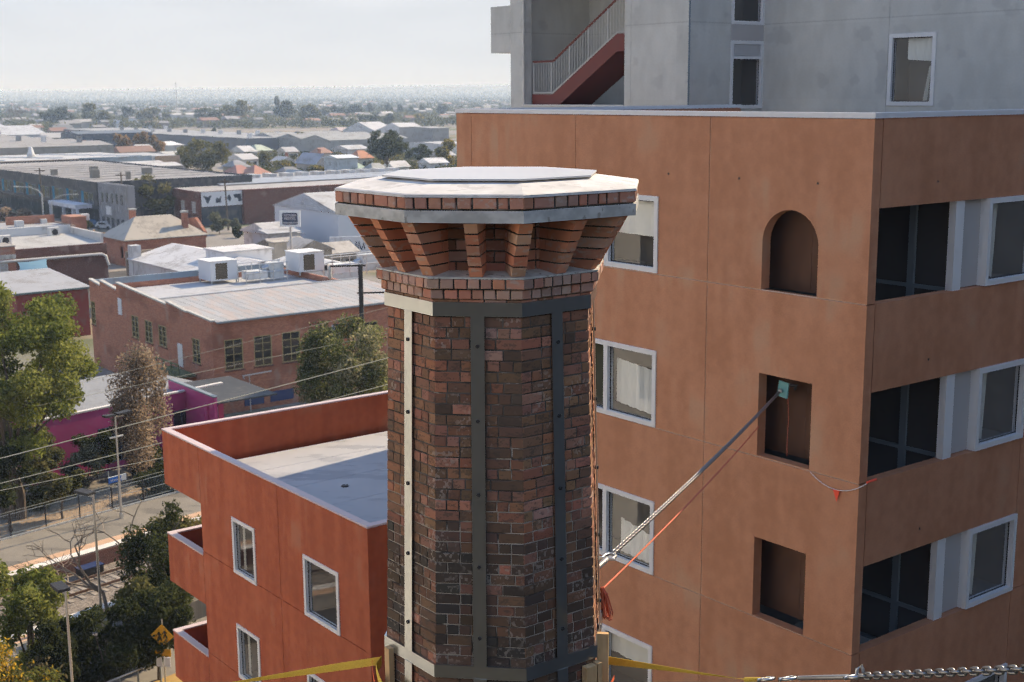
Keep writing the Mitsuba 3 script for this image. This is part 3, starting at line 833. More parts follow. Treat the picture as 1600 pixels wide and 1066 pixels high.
rb_ = shaft_R(-5.0) * .97 + .12
zst = 26 - 5.129
Q0 = np.array([-1.22, 11.35, 20.87])
Q1 = np.array([-2.83, 12.6, 20.08])
Q2 = Q1 + (Q1 - Q0) * 1.6
k = thing('yellow_strap', 'yellow webbing strap running left from the chimney across the red wing', 'strap')
tt = np.linspace(0, 1, 30)[:, None]
pts = Q0 * (1 - tt) + Q2 * tt
tw = .25 + 2.2 * (tt[:, 0] - .1).clip(0)
strap(k, pts, .092, np.stack([np.sin(tw) * .4, -np.sin(tw), np.cos(tw)], 1), 'web_yellow')
k = thing('yellow_strap', 'yellow webbing strap wrapped round the chimney below the lower steel ring', 'strap')
def around(z, R, a0, a1, n=30): return np.array([[CHX + R * math.sin(math.radians(a)), CHY + R * math.cos(math.radians(a)), z_] for a, z_ in zip(np.linspace(a0, a1, n), np.linspace(z[0], z[1], n))])
pp = np.vstack([[Q0], around((zst - .02, zst - .62), 1.12, 262, 150)[1:]])
strap(k, pp, .095, np.tile([0, 0, 1.0], (len(pp), 1)), 'web_yellow')
k = thing('orange_strap', 'narrow orange strap hanging in a curve below the lower steel ring of the chimney', 'strap')
pp = around((zst - .02, zst - .45), 1.15, 264, 205)
pq = around((zst - .45, zst - .05), 1.15, 205, 112)
pz = np.vstack([pp, pq[1:]]); pz[:, 2] -= .12 * np.sin(np.linspace(0, np.pi, len(pz)))
strap(k, pz, .04, np.tile([0, 0, 1.0], (len(pz), 1)), 'web_orange')
V0 = np.array([0.83, 11.6, 20.75])
V1 = np.array([1.86, 9.9, 21.34])
V2 = np.array([2.42, 8.6, 21.97])
V3 = np.array([2.97, 7.0, 22.76])
k = thing('yellow_strap', 'yellow webbing strap running right from the chimney to the lower chain', 'strap')
tt = np.linspace(0, 1, 24)[:, None]; pts = sag(V0, V1, .0, 24); tw = 1.15 * tt[:, 0] + .1
strap(k, pts, .088 - .03 * tt[:, 0], np.stack([np.sin(tw) * .25, -np.sin(tw), np.cos(tw)], 1), 'web_yellow')
lc = thing('lower_chain', 'heavy chain with bright shackles at the bottom right before the terracotta block', 'chain')
d2 = (V3 - V2) / np.linalg.norm(V3 - V2)
link_chain(np.vstack([V2, V3, V3 + d2 * 2.5]), .060, .0105, lc, 'chain_steel')
d1 = (V2 - V1) / np.linalg.norm(V2 - V1); s1 = np.cross(d1, [0, 0, 1.0]); s1 /= np.linalg.norm(s1)
Lq = np.linalg.norm(V2 - V1)
M().tube([V1 + d1 * Lq * .5, V1 + d1 * Lq * .92], .019, 8).part(lc, 'turnbuckle', 'galvanised', smooth=True)
for f_, nm in ((.22, 'shackle'), (.42, 'shackle'), (.97, 'shackle')):
    c = V1 + d1 * Lq * f_; m = M()
    m.tube([c - d1 * .06 + s1 * .035, c + d1 * .02 + s1 * .045, c + d1 * .06, c + d1 * .02 - s1 * .045, c - d1 * .06 - s1 * .035], .014, 7)
    m.tube([c - d1 * .06 - s1 * .06, c - d1 * .06 + s1 * .06], .016, 7)
    if f_ > .9: m.tube([c + [0, 0, -.02], c + [0, 0, .06], c + [.03, 0, .08], c + [.05, 0, .03]], .014, 7)
    m.part(lc, nm, 'galvanised', smooth=True)
m = M(); m.tube([V1, V1 + d1 * Lq * .25], [.02, .012], 6); m.part(lc, 'strap_end', 'web_yellow')
# prop bracket beside the ring on the right
k = thing('prop_bracket', 'thin pale steel prop leaning on the right edge of the chimney', 'prop')
PB = np.array([0.78, 11.4, 21.17]); PC = np.array([0.73, 11.3, 21.05])
m = M(); m.tube([PB, PC], .016, 6); m.tube([PB + [0, 0, -.02], PB + [0, 0, .02]], .026, 8); m.put(k, 'galvanised')
# bunting on the terracotta block
bn = thing('bunting', 'white cord with an orange triangular flag across the corner of the terracotta block', 'bunting')
n0 = -np.array([UX, UY, 0])
F0 = np.array([5.22, 22.26, 19.41])
F1 = np.array([5.95, 21.29, 19.49])
cd = sag(F0, F1, .22); M().tube(cd, .007, 5).part(bn, 'cord', 'white_frame')
c = cd[11]; ex = (F1 - F0) / np.linalg.norm(F1 - F0)
m = M(); m.prism([c - ex * .075, c + ex * .075, c + ex * .02 + [0, 0, -.21]], n0 * .004); m.part(bn, 'flag', 'flag_orange')
m = M(); m.tube([F1 + [0, 0, .02], F1 + np.array([UX, UY, 0]) * .25 + [.0, 0, .03]], .02, 6); m.part(bn, 'ribbon', 'flag_orange')

# buildings out of the frame that light, shade and are mirrored: a sunlit pale facade opposite, and a block on the right
material('pale_render', lambda p, n, uv: mix((.56, .57, .58), (.66, .67, .68), fbm(p.x * .7, p.y * .7, p.z * .7, 3)), .8)
material('slate_render', (.10, .105, .115), .7)
k = thing('opposite_building', 'pale rendered building facing the terracotta block, outside the picture', 'building')
OB = Frame(*RW([[-23, 0, 0]])[0], GRID - 90)          # facade towards the terracotta block: x = a, y away from it
hz_ = [rect(a, a + 1.5, z, z + 1.6) for a in np.arange(-4, 31, 3.6) for z in (-20, -17, -14, -11, -8, -5, -2)]
part(k, 'facade', panel(OB, rect(-5.5, 32, -26, 3.5).difference(unary_union(hz_)), 0, .3), 'pale_render')
m = M(OB); m.box(-5.5, 32, .31, 14, -26, 3.4); m.part(k, 'core', 'slate_render')
for a in np.arange(-4, 31, 3.6):
    for z in (-20, -17, -14, -11, -8, -5, -2): m = M(OB); m.quad((a, .2, z), (a + 1.5, .2, z), (a + 1.5, .2, z + 1.6), (a, .2, z + 1.6)); m.part(k, 'pane', 'pane')
k = thing('added_dark_block', 'added dark clad block, unseen behind the viewpoint, outside the picture', 'building')
material('dark_cladding', (.045, .045, .047), .6)
m = M(); m.box(-34, 12, -46, -24, 0, 30); m.part(k, 'wall', 'dark_cladding')  # unseen block added so the front steel strap mirrors something dark
for z in range(2, 28, 3):
    for x in range(-33, 10, 4): m = M(); m.box(x, x + 2.2, -24, -23.96, z, z + 1.7); m.part(k, 'window', 'dark_glass')
k = thing('neighbouring_block', 'tall slate grey apartment block standing out of the picture on the right', 'building')
m = M(); m.box(29, 50, -20, 30, 0, 36); m.part(k, 'wall', 'slate_render')
for z in range(2, 35, 3):
    for y in range(-18, 29, 4): m = M(); m.box(28.96, 29, y, y + 2.2, z, z + 1.7); m.part(k, 'window', 'dark_glass'); m = M(); m.box(28.8, 28.95, y - .2, y - .02, z - .2, z + 2.2); m.part(k, 'fin', 'pale_render')
# ------------------------------------------------------------------ materials of the town
def w_grime(p, n, uv):
    a = fbm(p.x * .45, p.y * .45, p.z * .6, 4); b = fbm(p.x * 2.5, p.y * 2.5, p.z * .8, 3)
    return .5 * smoothstep(.45, .72, .6 * a + .4 * b)


scene['paint'] = {'type': 'twosided', 'bsdf': {'type': 'blendbsdf', 'weight': mikit.proc(w_grime),
                  'a': {'type': 'principled', 'base_color': VC, 'roughness': .55, 'specular': .35}, 'b': {'type': 'principled', 'base_color': rgb(.16, .145, .125), 'roughness': .85, 'specular': .2}}}
scene['leaf'] = {'type': 'principledthin', 'base_color': VC, 'roughness': .85, 'diff_trans': 1.0, 'eta': 1.15}
scene['plain'] = {'type': 'twosided', 'bsdf': {'type': 'principled', 'base_color': VC, 'roughness': .6, 'specular': .3}}


def f_bricks(base, dark):
    def fn(p, n, uv):
        h = dr.select(dr.abs(n.x * UX + n.y * UY) > .7, ga(p), gb(p))
        r = p.z / .086; t = h / .24 + .5 * (dr.floor(r) - 2 * dr.floor(r * .5))
        fx, fz = t - dr.floor(t), r - dr.floor(r)
        m = smoothstep(0., .05, fx) * smoothstep(0., .13, fz)
        c = mix(dark, base, .25 + .75 * cell_rand(dr.floor(t), dr.floor(r), 4))
        c = mix((.30, .24, .20), c, .35 + .65 * m)
        w = fbm(p.x * .35, p.y * .35, p.z * .5, 4)
        c = mix(c, mi.Color3f(dark) * .7, .6 * smoothstep(.5, .7, w))
        return mix(c, (.33, .24, .20), .5 * smoothstep(.62, .74, fbm(p.x * .9 + 20, p.y * .9, p.z * .5, 4)))
    return fn


material('red_brick', f_bricks((.42, .19, .12), (.28, .115, .075)), .85)
material('dark_brick', f_bricks((.17, .075, .055), (.11, .05, .04)), .85)
material('tan_brick', f_bricks((.42, .31, .21), (.30, .21, .14)), .85)
material('stone_wall', lambda p, n, uv: mix((.20, .16, .125), (.34, .28, .22), fbm(p.x * 1.5, p.y * 1.5, p.z * 2.2, 4)), .9)


def f_iron(p, n, uv):                                  # old corrugated iron with rust
    rib = .5 + .5 * dr.sin(gb(p) * 2 * math.pi / .30)
    w = fbm(ga(p) * .35, gb(p) * 1.4, 2.0, 4)
    sh = cell_rand(dr.floor(gb(p) / .85), dr.floor(ga(p) / 3.6), 1)
    k = mix((.27, .28, .29), (.41, .42, .435), .35 * rib + .4 * sh + .25 * w)
    ed = gb(p) / .85 - dr.floor(gb(p) / .85); el = ga(p) / 3.6 - dr.floor(ga(p) / 3.6)
    k = k * (1 - .38 * smoothstep(.86, .93, ed)) * (1 - .25 * smoothstep(.97, .985, el))
    ru = smoothstep(.54, .70, fbm(ga(p) * .55 + 3, gb(p) * 2.4, 7.0, 4) + .12 * sh)
    return mix(k, mix((.40, .27, .20), (.46, .38, .32), w), .45 * ru)


material('old_iron', f_iron, .6, bump=(lambda p, n, uv: .5 + .5 * dr.sin(gb(p) * 2 * math.pi / .30), .03, .02))


def f_bark(p, n, uv): return mix((.06, .05, .04), (.16, .13, .105), fbm(p.x * 9, p.y * 9, p.z * 2, 3))


material('bark', f_bark, .9)
material('pale_bark', lambda p, n, uv: mix((.13, .105, .085), (.26, .22, .18), fbm(p.x * 9, p.y * 9, p.z * 3, 3)), .9)


def f_ground(p, n, uv):
    w = fbm(p.x * .02, p.y * .02, 1.0, 4); d = fbm(p.x * .25, p.y * .25, 4.0, 4); g = noise(p.x * 3, p.y * 3, 2.0)
    k = mix((.16, .15, .135), (.26, .24, .215), .6 * d + .4 * g)
    k = mix(k, (.105, .115, .06), smoothstep(.46, .58, w))
    return mix(k, (.24, .19, .14), .7 * smoothstep(.56, .66, fbm(p.x * .06 + 5, p.y * .06, 9.0, 4)))


material('earth', f_ground, .95)
material('hill_side', lambda p, n, uv: mix((.07, .08, .055), (.095, .10, .075), fbm(p.x * .004, p.y * .004, 1.0, 5)), .95)


def f_asphalt(p, n, uv):
    k = mix((.16, .148, .128), (.235, .215, .185), fbm(p.x * .5, p.y * .5, 1.0, 4))
    k = mix(k, (.12, .112, .10), .7 * smoothstep(.55, .66, fbm(p.x * .28 + 3, p.y * .9, 6.0, 4)))
    return k * (.9 + .2 * noise(p.x * 24, p.y * 24, 3.0))


material('platform_asphalt', f_asphalt, .9)
material('road_asphalt', lambda p, n, uv: mix((.05, .05, .05), (.085, .083, .08), fbm(p.x * .4, p.y * .4, 1.0, 4)), .9)
material('dirt', lambda p, n, uv: mix((.20, .145, .10), (.36, .28, .20), fbm(p.x * .55, p.y * .55, 1.0, 4)) * (.85 + .3 * noise(p.x * 9, p.y * 9, 1.0)), .95)
material('ballast_stone', lambda p, n, uv: mix((.10, .085, .07), (.27, .235, .20), cell_rand(dr.floor(p.x * 11 + noise(p.x * 9, p.y * 9, 0.0)), dr.floor(p.y * 11), 3)), .95)
material('tactile', lambda p, n, uv: mix((.42, .27, .17), (.52, .36, .25), fbm(p.x * 2, p.y * 2, 1.0, 3)), .85)
material('white_line', lambda p, n, uv: mix((.48, .46, .43), (.68, .66, .62), fbm(p.x * 1.6, p.y * 1.6, 2.0, 4)), .8)
material('rail_steel', (.17, .11, .08), .5, metallic=.4)
material('magenta_render', lambda p, n, uv: mix((.40, .05, .17), (.48, .075, .215), fbm(p.x * .8, p.y * .8, p.z * .8, 4)), .6)

rg = np.random.default_rng(77)


def jit(c, a=.1): return np.asarray(c, float) * rg.uniform(1 - a, 1 + a)


# ------------------------------------------------------------------ ground, tracks, hills
structure('ground', trimesh.Trimesh([[-16000, -400, 0], [16000, -400, 0], [16000, 24000, 0], [-16000, 24000, 0]], [[0, 1, 2], [0, 2, 3]], process=False), 'earth', 'ground of the suburb', 'ground')


def hills():
    xs, ys = np.linspace(-9000, 5000, 200), np.concatenate([np.linspace(4200, 12500, 100), np.linspace(12700, 14300, 8)])
    X, Y = np.meshgrid(xs, ys)
    q = np.stack([X / 1500, Y / 2600, X * 0], -1)
    z = np.clip((Y - 4600) / 7000, 0, 1) ** 1.4 * (73 + 26 * (meshkit.fbm(q, 4, 3) - .5) + 9 * np.clip((X + 2700) / 3000, -1, 1.2)) + 7 * (meshkit.fbm(q * 5, 3, 8) - .5) * np.clip((Y - 4600) / 2500, 0, 1) - 1.0
    z = np.where(Y > 12500, z - (Y - 12500) * .03, z)
    n, m = X.shape
    i = (np.arange(n - 1)[:, None] * m + np.arange(m - 1)[None]).ravel()
    return np.stack([X, Y, z], -1), np.stack([i, i + 1, i + m + 1, i + m], 1)


HV, HF = hills()
structure('hills', trimesh.Trimesh(HV.reshape(-1, 3), np.vstack([HF[:, [0, 1, 2]], HF[:, [0, 2, 3]]]), process=False), 'hill_side', 'hazy hills with suburbs on the horizon', 'hills', smooth=True)


def hill_z(x, y):
    j = np.clip((x + 9000) / 14000 * 199, 0, 198.99).astype(int)
    i = np.clip(np.searchsorted(HV[:, 0, 1], y) - 1, 0, len(HV) - 1)
    return np.maximum(HV[i, j, 2], 0)


TR = Frame(-22.9, 70.1, 0, 41.0)     # the railway: x along the tracks, y away from the camera
m = M(TR); m.box(-45, 160, .0, 5.62, 0, 1.1); k = m.mesh(); structure('platform', k, 'platform_asphalt', 'asphalt station platform on the far side of the tracks', 'platform')
m = M(TR); m.box(-45, 160, .02, .62, 1.1, 1.106); structure('platform_edge', m.mesh(), 'white_line', 'white painted edge of the far platform', 'platform edge')
m = M(TR); m.box(-45, 160, .64, 1.35, 1.1, 1.105); structure('tactile_strip', m.mesh(), 'tactile', 'orange tactile strip along the far platform', 'tactile strip')
m = M(TR); m.box(-45, 160, -.04, -.004, 0, 1.03); structure('platform_wall', m.mesh(), 'dark_brick', 'dark brick face of the far platform', 'platform wall')
m = M(TR); m.quad((-45, -6.9, .16), (160, -6.9, .16), (160, -.05, .16), (-45, -.05, .16)); structure('ballast', m.mesh(), 'ballast_stone', 'stone ballast of the railway track', 'ballast')
m = M(TR); m.box(-45, 160, -10.2, -6.9, 0, 1.0); structure('near_platform', m.mesh(), 'platform_asphalt', 'near station platform', 'platform')
m = M(TR); m.box(-45, 160, -7.5, -6.92, 1.0, 1.006); structure('near_platform_edge', m.mesh(), 'white_line', 'white painted edge of the near platform', 'platform edge')
m = M(TR); m.box(-45, 160, -8.2, -7.52, 1.0, 1.005); structure('near_tactile_strip', m.mesh(), 'tactile', 'orange tactile strip along the near platform', 'tactile strip')
m = M(TR); m.quad((-45, 5.7, .5), (160, 5.7, .5), (160, 10.2, .5), (-45, 10.2, .5)); m.quad((-45, 5.7, .5), (160, 5.7, .5), (160, 5.7, 0), (-45, 5.7, 0)); structure('verge', m.mesh(), 'dirt', 'bare dirt verge behind the platform fence', 'verge')
m = M(TR); m.quad((-45, 10.2, .504), (160, 10.2, .504), (160, 15.2, .504), (-45, 15.2, .504)); structure('path', m.mesh(), 'platform_asphalt', 'pale asphalt path in front of the magenta building', 'path')
for i, (y, nm) in enumerate(((-1.62, 'rail'), (-3.16, 'rail'), (-4.6, 'rail'), (-6.1, 'rail'))[:2]):
    m = M(TR); m.box(-45, 160, y - .035, y + .035, .36, .42); m.box(-45, 160, y - .06, y + .06, .30, .33); m.box(-45, 160, y - .012, y + .012, .33, .36)
    k = thing('rail', ['steel rail of the track nearer the far platform wall', 'steel rail of the track farther from the brick platform wall'][i], 'rail'); m.put(k, 'rail_steel')
r5 = np.random.default_rng(5)
material('old_sleeper', lambda p, n, uv: mix((.20, .175, .15), (.36, .32, .27), fbm(p.x * 2.2, p.y * 2.2, 1.0, 3)), .9)
for i in range(58):
    x = -14 + i * .70; m = M(TR); m.box(x - .12, x + .12, -3.75, -1.05, .12, .19 + r5.uniform(-.015, .03))
    k = thing('sleeper', 'pale railway sleeper lying across the track bed', 'sleeper', 'sleepers under the rails'); m.put(k, 'old_sleeper')
# junk by the rails: a blue barrow-like box and stacked sleepers
k = thing('equipment_box', 'blue topped dark equipment box against the platform wall beside the track', 'box')
m = M(TR); m.box(-1.95, -.65, -1.0, -.3, .2, .6); m.part(k, 'body', 'bolt_black')
m = M(TR); m.c = []; m.box(-2.0, -.6, -1.02, -.28, .60, .64, (.02, .035, .10)); m.part(k, 'lid', 'plain')
for i, (x, y, z) in enumerate(((-4.6, -1.3, .3), (-4.2, -1.5, .3), (-4.5, -1.4, .55))):
    k = thing('concrete_block', ['grey concrete block, left of the pile beside the rails', 'grey concrete block, right of the pile beside the rails', 'grey concrete block on top of the pile beside the rails'][i], 'block')
    m = M(TR); m.hexa([(x + dx + .1 * (dz > 0), y + dy, z + dz) for dx in (0, .9) for dy in (0, .5) for dz in (0, .25)]); m.put(k, 'band_concrete')

# fence of the far platform
fn = thing('platform_fence', 'thin wire fence with dark posts along the back of the far platform', 'fence')
for i in range(34):
    x = -9 + i * 2.2; m = M(TR); m.box(x - .03, x + .03, 5.66, 5.72, .9, 2.55); m.part(fn, 'post', 'bolt_black')
for z in (1.35, 1.9, 2.5):
    m = M(TR); m.tube([(-12, 5.69, z), (66, 5.69, z)], .016, 4); m.part(fn, 'rail', 'loggia_frame')
mesh_ = M(TR)
for i in range(320):
    x = -10 + i * .11; mesh_.box(x - .004, x + .004, 5.685, 5.695, 1.15, 2.5)
k = mesh_.part(fn, 'wire', 'loggia_frame'); labels[k] = {'kind': 'stuff'}
m = M(TR); m.box(-12, 66, 5.63, 5.75, 1.1, 1.2); m.part(fn, 'kerb', 'band_concrete')


def lamp_post(x, y, z0, h, label, arm, az):
    k = thing('platform_lamp', label, 'lamp'); fr = Frame(*TR([[x, y, 0]])[0], az)
    m = M(fr); m.tube([(0, 0, z0), (0, 0, z0 + h)], [.075, .05], 8); m.part(k, 'pole', 'galvanised', smooth=True)
    m = M(fr); m.box(-.02, .55, -.04, .04, z0 + h - .12, z0 + h - .02); m.part(k, 'arm', 'galvanised')
    m = M(fr); m.hexa([(xx, yy, z0 + h + dz + .04 * (xx - .3)) for xx in (.1, 1.0) for yy in (-.24, .24) for dz in (-.03, .10)]); m.part(k, 'head', 'bolt_black')
    if arm:
        m = M(fr); m.box(-.45, .45, -.05, .05, z0 + h - 1.35, z0 + h - 1.27); m.part(k, 'crossbar', 'rail_light')
        m = M(fr); m.hexa([(xx, yy, z0 + h + dz - .04 * (xx + .3)) for xx in (-.75, -.08) for yy in (-.2, .2) for dz in (-.03, .09)]); m.part(k, 'head', 'bolt_black')
    m = M(fr); m.box(-.09, .09, -.09, .09, z0, z0 + .3); m.part(k, 'base', 'galvanised')


lamp_post(3.67, 3.89, 1.1, 6.35, 'tall pale platform lamp post with two dark heads and a crossbar, behind the blue sign', True, 40)
lamp_post(-6.25, -9.86, .0, 7.7, 'grey lamp post with one dark head standing beside the bare tree', False, 300)
lamp_post(-12.19, -17.36, .0, 6.62, 'lamp post rising from the bottom of the picture left of the red wing', False, 320)

# station sign
k = thing('station_sign', 'blue station name board on two posts at the back of the far platform', 'sign')
fr = Frame(*TR([[4.91, 7.08, 0]])[0], 41)
for x in (.0, .62): m = M(fr); m.tube([(x, 0, 1.1), (x, 0, 3.1 if x == 0 else 2.6)], .035, 6); m.part(k, 'post', 'loggia_frame')
m = M(fr); m.box(-.06, .84, -.09, -.04, 2.36, 2.72, (.03, .12, .42)); m.part(k, 'board', 'plain')
m = M(fr); m.box(.845, 1.2, -.09, -.04, 2.36, 2.72, (.55, .57, .58)); m.part(k, 'white_panel', 'plain')
m = M(fr); m.box(-.06, 1.2, -.10, -.035, 2.722, 2.75, (.55, .62, .68)); m.part(k, 'cap', 'plain')
tm = meshkit.text_mesh('Brunswick', .12, .006)
v = np.array(tm.vertices); put(numbered(k + '__lettering'), trimesh.Trimesh(fr(np.stack([v[:, 0] + .08, -.092 - v[:, 2], v[:, 1] + 2.46], 1)), tm.faces, process=False), 'white_frame')

# overhead wires
material('wire_metal', (.30, .31, .27), .6)


def wire(label, p, q, s, r, mat='wire_metal'):
    k = thing('overhead_wire', label, 'wire'); m = M(); a, b = TR([p])[0], TR([q])[0]; d = (b - a)
    m.tube(sag(a - d * .5, b + d * 2.0, s, 60), r * .8, 7); m.put(k, mat, smooth=True)


wire('thick pale overhead wire, topmost of the railway wires', (-7.11, -3, 8.45), (12.59, -3, 9.16), .1, .030)
wire('overhead wire crossing the trunk of the leafy tree, second of the railway wires', (-6.91, -2.4, 6.98), (2.67, -2.4, 7.13), .05, .024)
wire('overhead wire, third from the top of the railway wires', (-6.94, -2.4, 6.62), (2.4, -2.4, 6.27), .05, .02)
wire('lowest thin overhead wire of the railway', (-7.05, -2.4, 5.41), (2.56, -2.4, 5.5), .05, .014)
wire('thin high wire passing in front of the red brick building windows', (-1.27, 8, 7.9), (29.42, 8, 8.25), .1, .016)
wire('thin high wire passing above the red brick building windows', (-1.22, 8, 8.54), (29.48, 8, 10.2), .1, .013)

# ------------------------------------------------------------------ trees and shrubs
GREENS = {'dark': [(.055, .068, .028), (.070, .082, .034), (.045, .055, .024)],
          'olive': [(.135, .135, .055), (.16, .15, .065), (.10, .108, .045)],
          'bright': [(.20, .225, .055), (.24, .255, .075), (.13, .16, .045)],
          'autumn': [(.30, .185, .075), (.25, .165, .075), (.19, .14, .065)],
          'yellow': [(.26, .21, .045), (.19, .17, .05), (.12, .12, .045)],
          'dry': [(.34, .265, .19), (.40, .315, .235), (.26, .20, .145), (.17, .145, .11)],
          'grey': [(.14, .155, .11), (.18, .19, .135), (.11, .125, .09)],
          'tipped': [(.22, .23, .09), (.34, .32, .19), (.10, .12, .045), (.15, .165, .06)],
          'far': [(.075, .088, .05), (.09, .10, .06)],
          'wattle': [(.50, .33, .04), (.16, .17, .05), (.12, .14, .045), (.20, .17, .09), (.09, .11, .04)]}


def leaves(centers, radii, n, leaf, pal, r, flat=1.0, shell=.45, vary=.25):
    """n leaf-sized faces spread through clumps."""
    w = np.prod(radii, 1) ** (2 / 3); ci = r.choice(len(centers), n, p=w / w.sum())
    d = r.normal(size=(n, 3)); d /= np.linalg.norm(d, axis=1, keepdims=True)
    rad = (shell + (1 - shell) * r.random(n)) ** 1.0 * r.uniform(.75, 1.12, n)
    p = centers[ci] + d * radii[ci] * rad[:, None]
    a = r.normal(size=(n, 3)); a[:, 2] *= flat; a /= np.linalg.norm(a, axis=1, keepdims=True)
    b = np.cross(a, r.normal(size=(n, 3))); b /= np.linalg.norm(b, axis=1, keepdims=True)
    s = leaf * r.uniform(.6, 1.35, n)[:, None]
    v = np.stack([p - a * s, p + b * s * .42, p + a * s, p - b * s * .42], 1).reshape(-1, 3)
    i = np.arange(n) * 4
    f = np.vstack([np.stack([i, i + 1, i + 2], 1), np.stack([i, i + 2, i + 3], 1)])
    pal = np.asarray(pal); ck = r.integers(len(pal), size=len(centers))
    c = np.where((r.random(n) < .6)[:, None], pal[ck[ci]], pal[r.integers(len(pal), size=n)]) * r.uniform(1 - vary, 1 + vary, (n, 1))
    return v, f, np.repeat(c, 4, 0)


def tree(name, label, x, y, h, w, kind='olive', n=None, leaf=None, trunk=.28, seed=0, clumps=14, group=None, z0=0., lean=0., cat='tree', top_wide=1.0, spread=.36, bark='bark', stems=1, squash=.85):
    r = np.random.default_rng(seed * 7 + 13)
    key = thing(name, label, cat, group)
    D = math.hypot(x, y); leaf = leaf or max(.09, .00135 * D)
    zb = h * trunk; rx, rz = w / 2, (h - zb) / 2
    c = []
    while len(c) < clumps:
        q = r.uniform(-1, 1, 3)
        L = np.linalg.norm(q)
        if .15 < L < 1: c.append(q / L * L ** .55)
    c = np.array(c); wid = 1 + (top_wide - 1) * (c[:, 2:] * .5 + .5)
    rad = r.uniform(.75, 1.2, (clumps, 1)) * spread
    cen = np.stack([x + lean * (c[:, 2] + 1) + c[:, 0] * rx * (1 - spread * .75) * wid[:, 0], y + c[:, 1] * rx * (1 - spread * .75) * wid[:, 0], z0 + zb + rz + c[:, 2] * rz * (1 - spread * .7)], 1)
    R = rad * np.array([[rx, rx, rz * squash]])
    n = n or int(np.clip(4.0 * (4 * rx * rz + rx * rx) / leaf ** 2, 1200, 30000))
    v, f, col = leaves(cen, R, n, leaf, GREENS[kind], r)
    put(key + '__crown', trimesh.Trimesh(v, f, process=False), 'leaf', color=col)
    m = M(); rt = max(.06, .022 * h)
    for s in range(stems):
        o = np.array([x + (s - (stems - 1) / 2) * .5, y, z0]); topz = z0 + zb + rz * .9
        pts = [o, o + [lean * .3 + r.uniform(-.1, .1) * rt * 8, r.uniform(-.1, .1), zb * .6], np.array([x + lean, y, z0 + zb + .25 * rz]), np.array([x + lean + r.uniform(-.2, .2), y, topz])]
        m.tube(pts, [rt, rt * .8, rt * .6, rt * .25], 6)
        for q in cen[s::stems][:9]: m.tube([pts[1] * .4 + pts[2] * .6, (pts[2] + q) / 2 + r.uniform(-.15, .15, 3) * rx * .4, q], [rt * .45, rt * .25, rt * .08], 4)
    m.part(key, 'trunk', bark)
    return key


def bare_tree(name, label, x, y, h, w, seed, z0=0., levels=5, mat='bark', twig=.012, tips=None, dirs=None, cat='tree', thick=.05):
    r = np.random.default_rng(seed); key = thing(name, label, cat); m = M(); ends = []

    def grow(p, d, L, rad, lev):
        d = d / np.linalg.norm(d); q = p + d * L; mid = (p + q) / 2 + r.normal(size=3) * L * .07
        m.tube([p, mid, q], [rad, rad * .8, rad * .62], 5 if lev > 2 else 3, cap=False)
        if lev == 0: ends.append(q); return
        for k in range(r.integers(2, 4)):
            e = d + r.normal(size=3) * .55 * np.array([w / h * 1.6, w / h * 1.6, .6]); e[2] += .12
            grow(q, e, L * r.uniform(.6, .85), max(twig, rad * r.uniform(.5, .7)), lev - 1)
    base = np.array([x, y, z0]); trunk = thick * h ** .8
    for d in (dirs or [(0, 0, 1.0)]): grow(base, np.array(d, float), h * .27, trunk, levels)
    m.part(key, 'branches', mat)
    if tips:
        e = np.array(ends); sel = e[np.argsort(-e[:, 0])[:tips[2]]] if tips[3] else e
        v, f, c = leaves(sel, np.full((len(sel), 3), tips[4]), tips[1], tips[5], GREENS[tips[0]], r)
        put(key + '__leaves', trimesh.Trimesh(v, f, process=False), 'leaf', color=c)
    return key


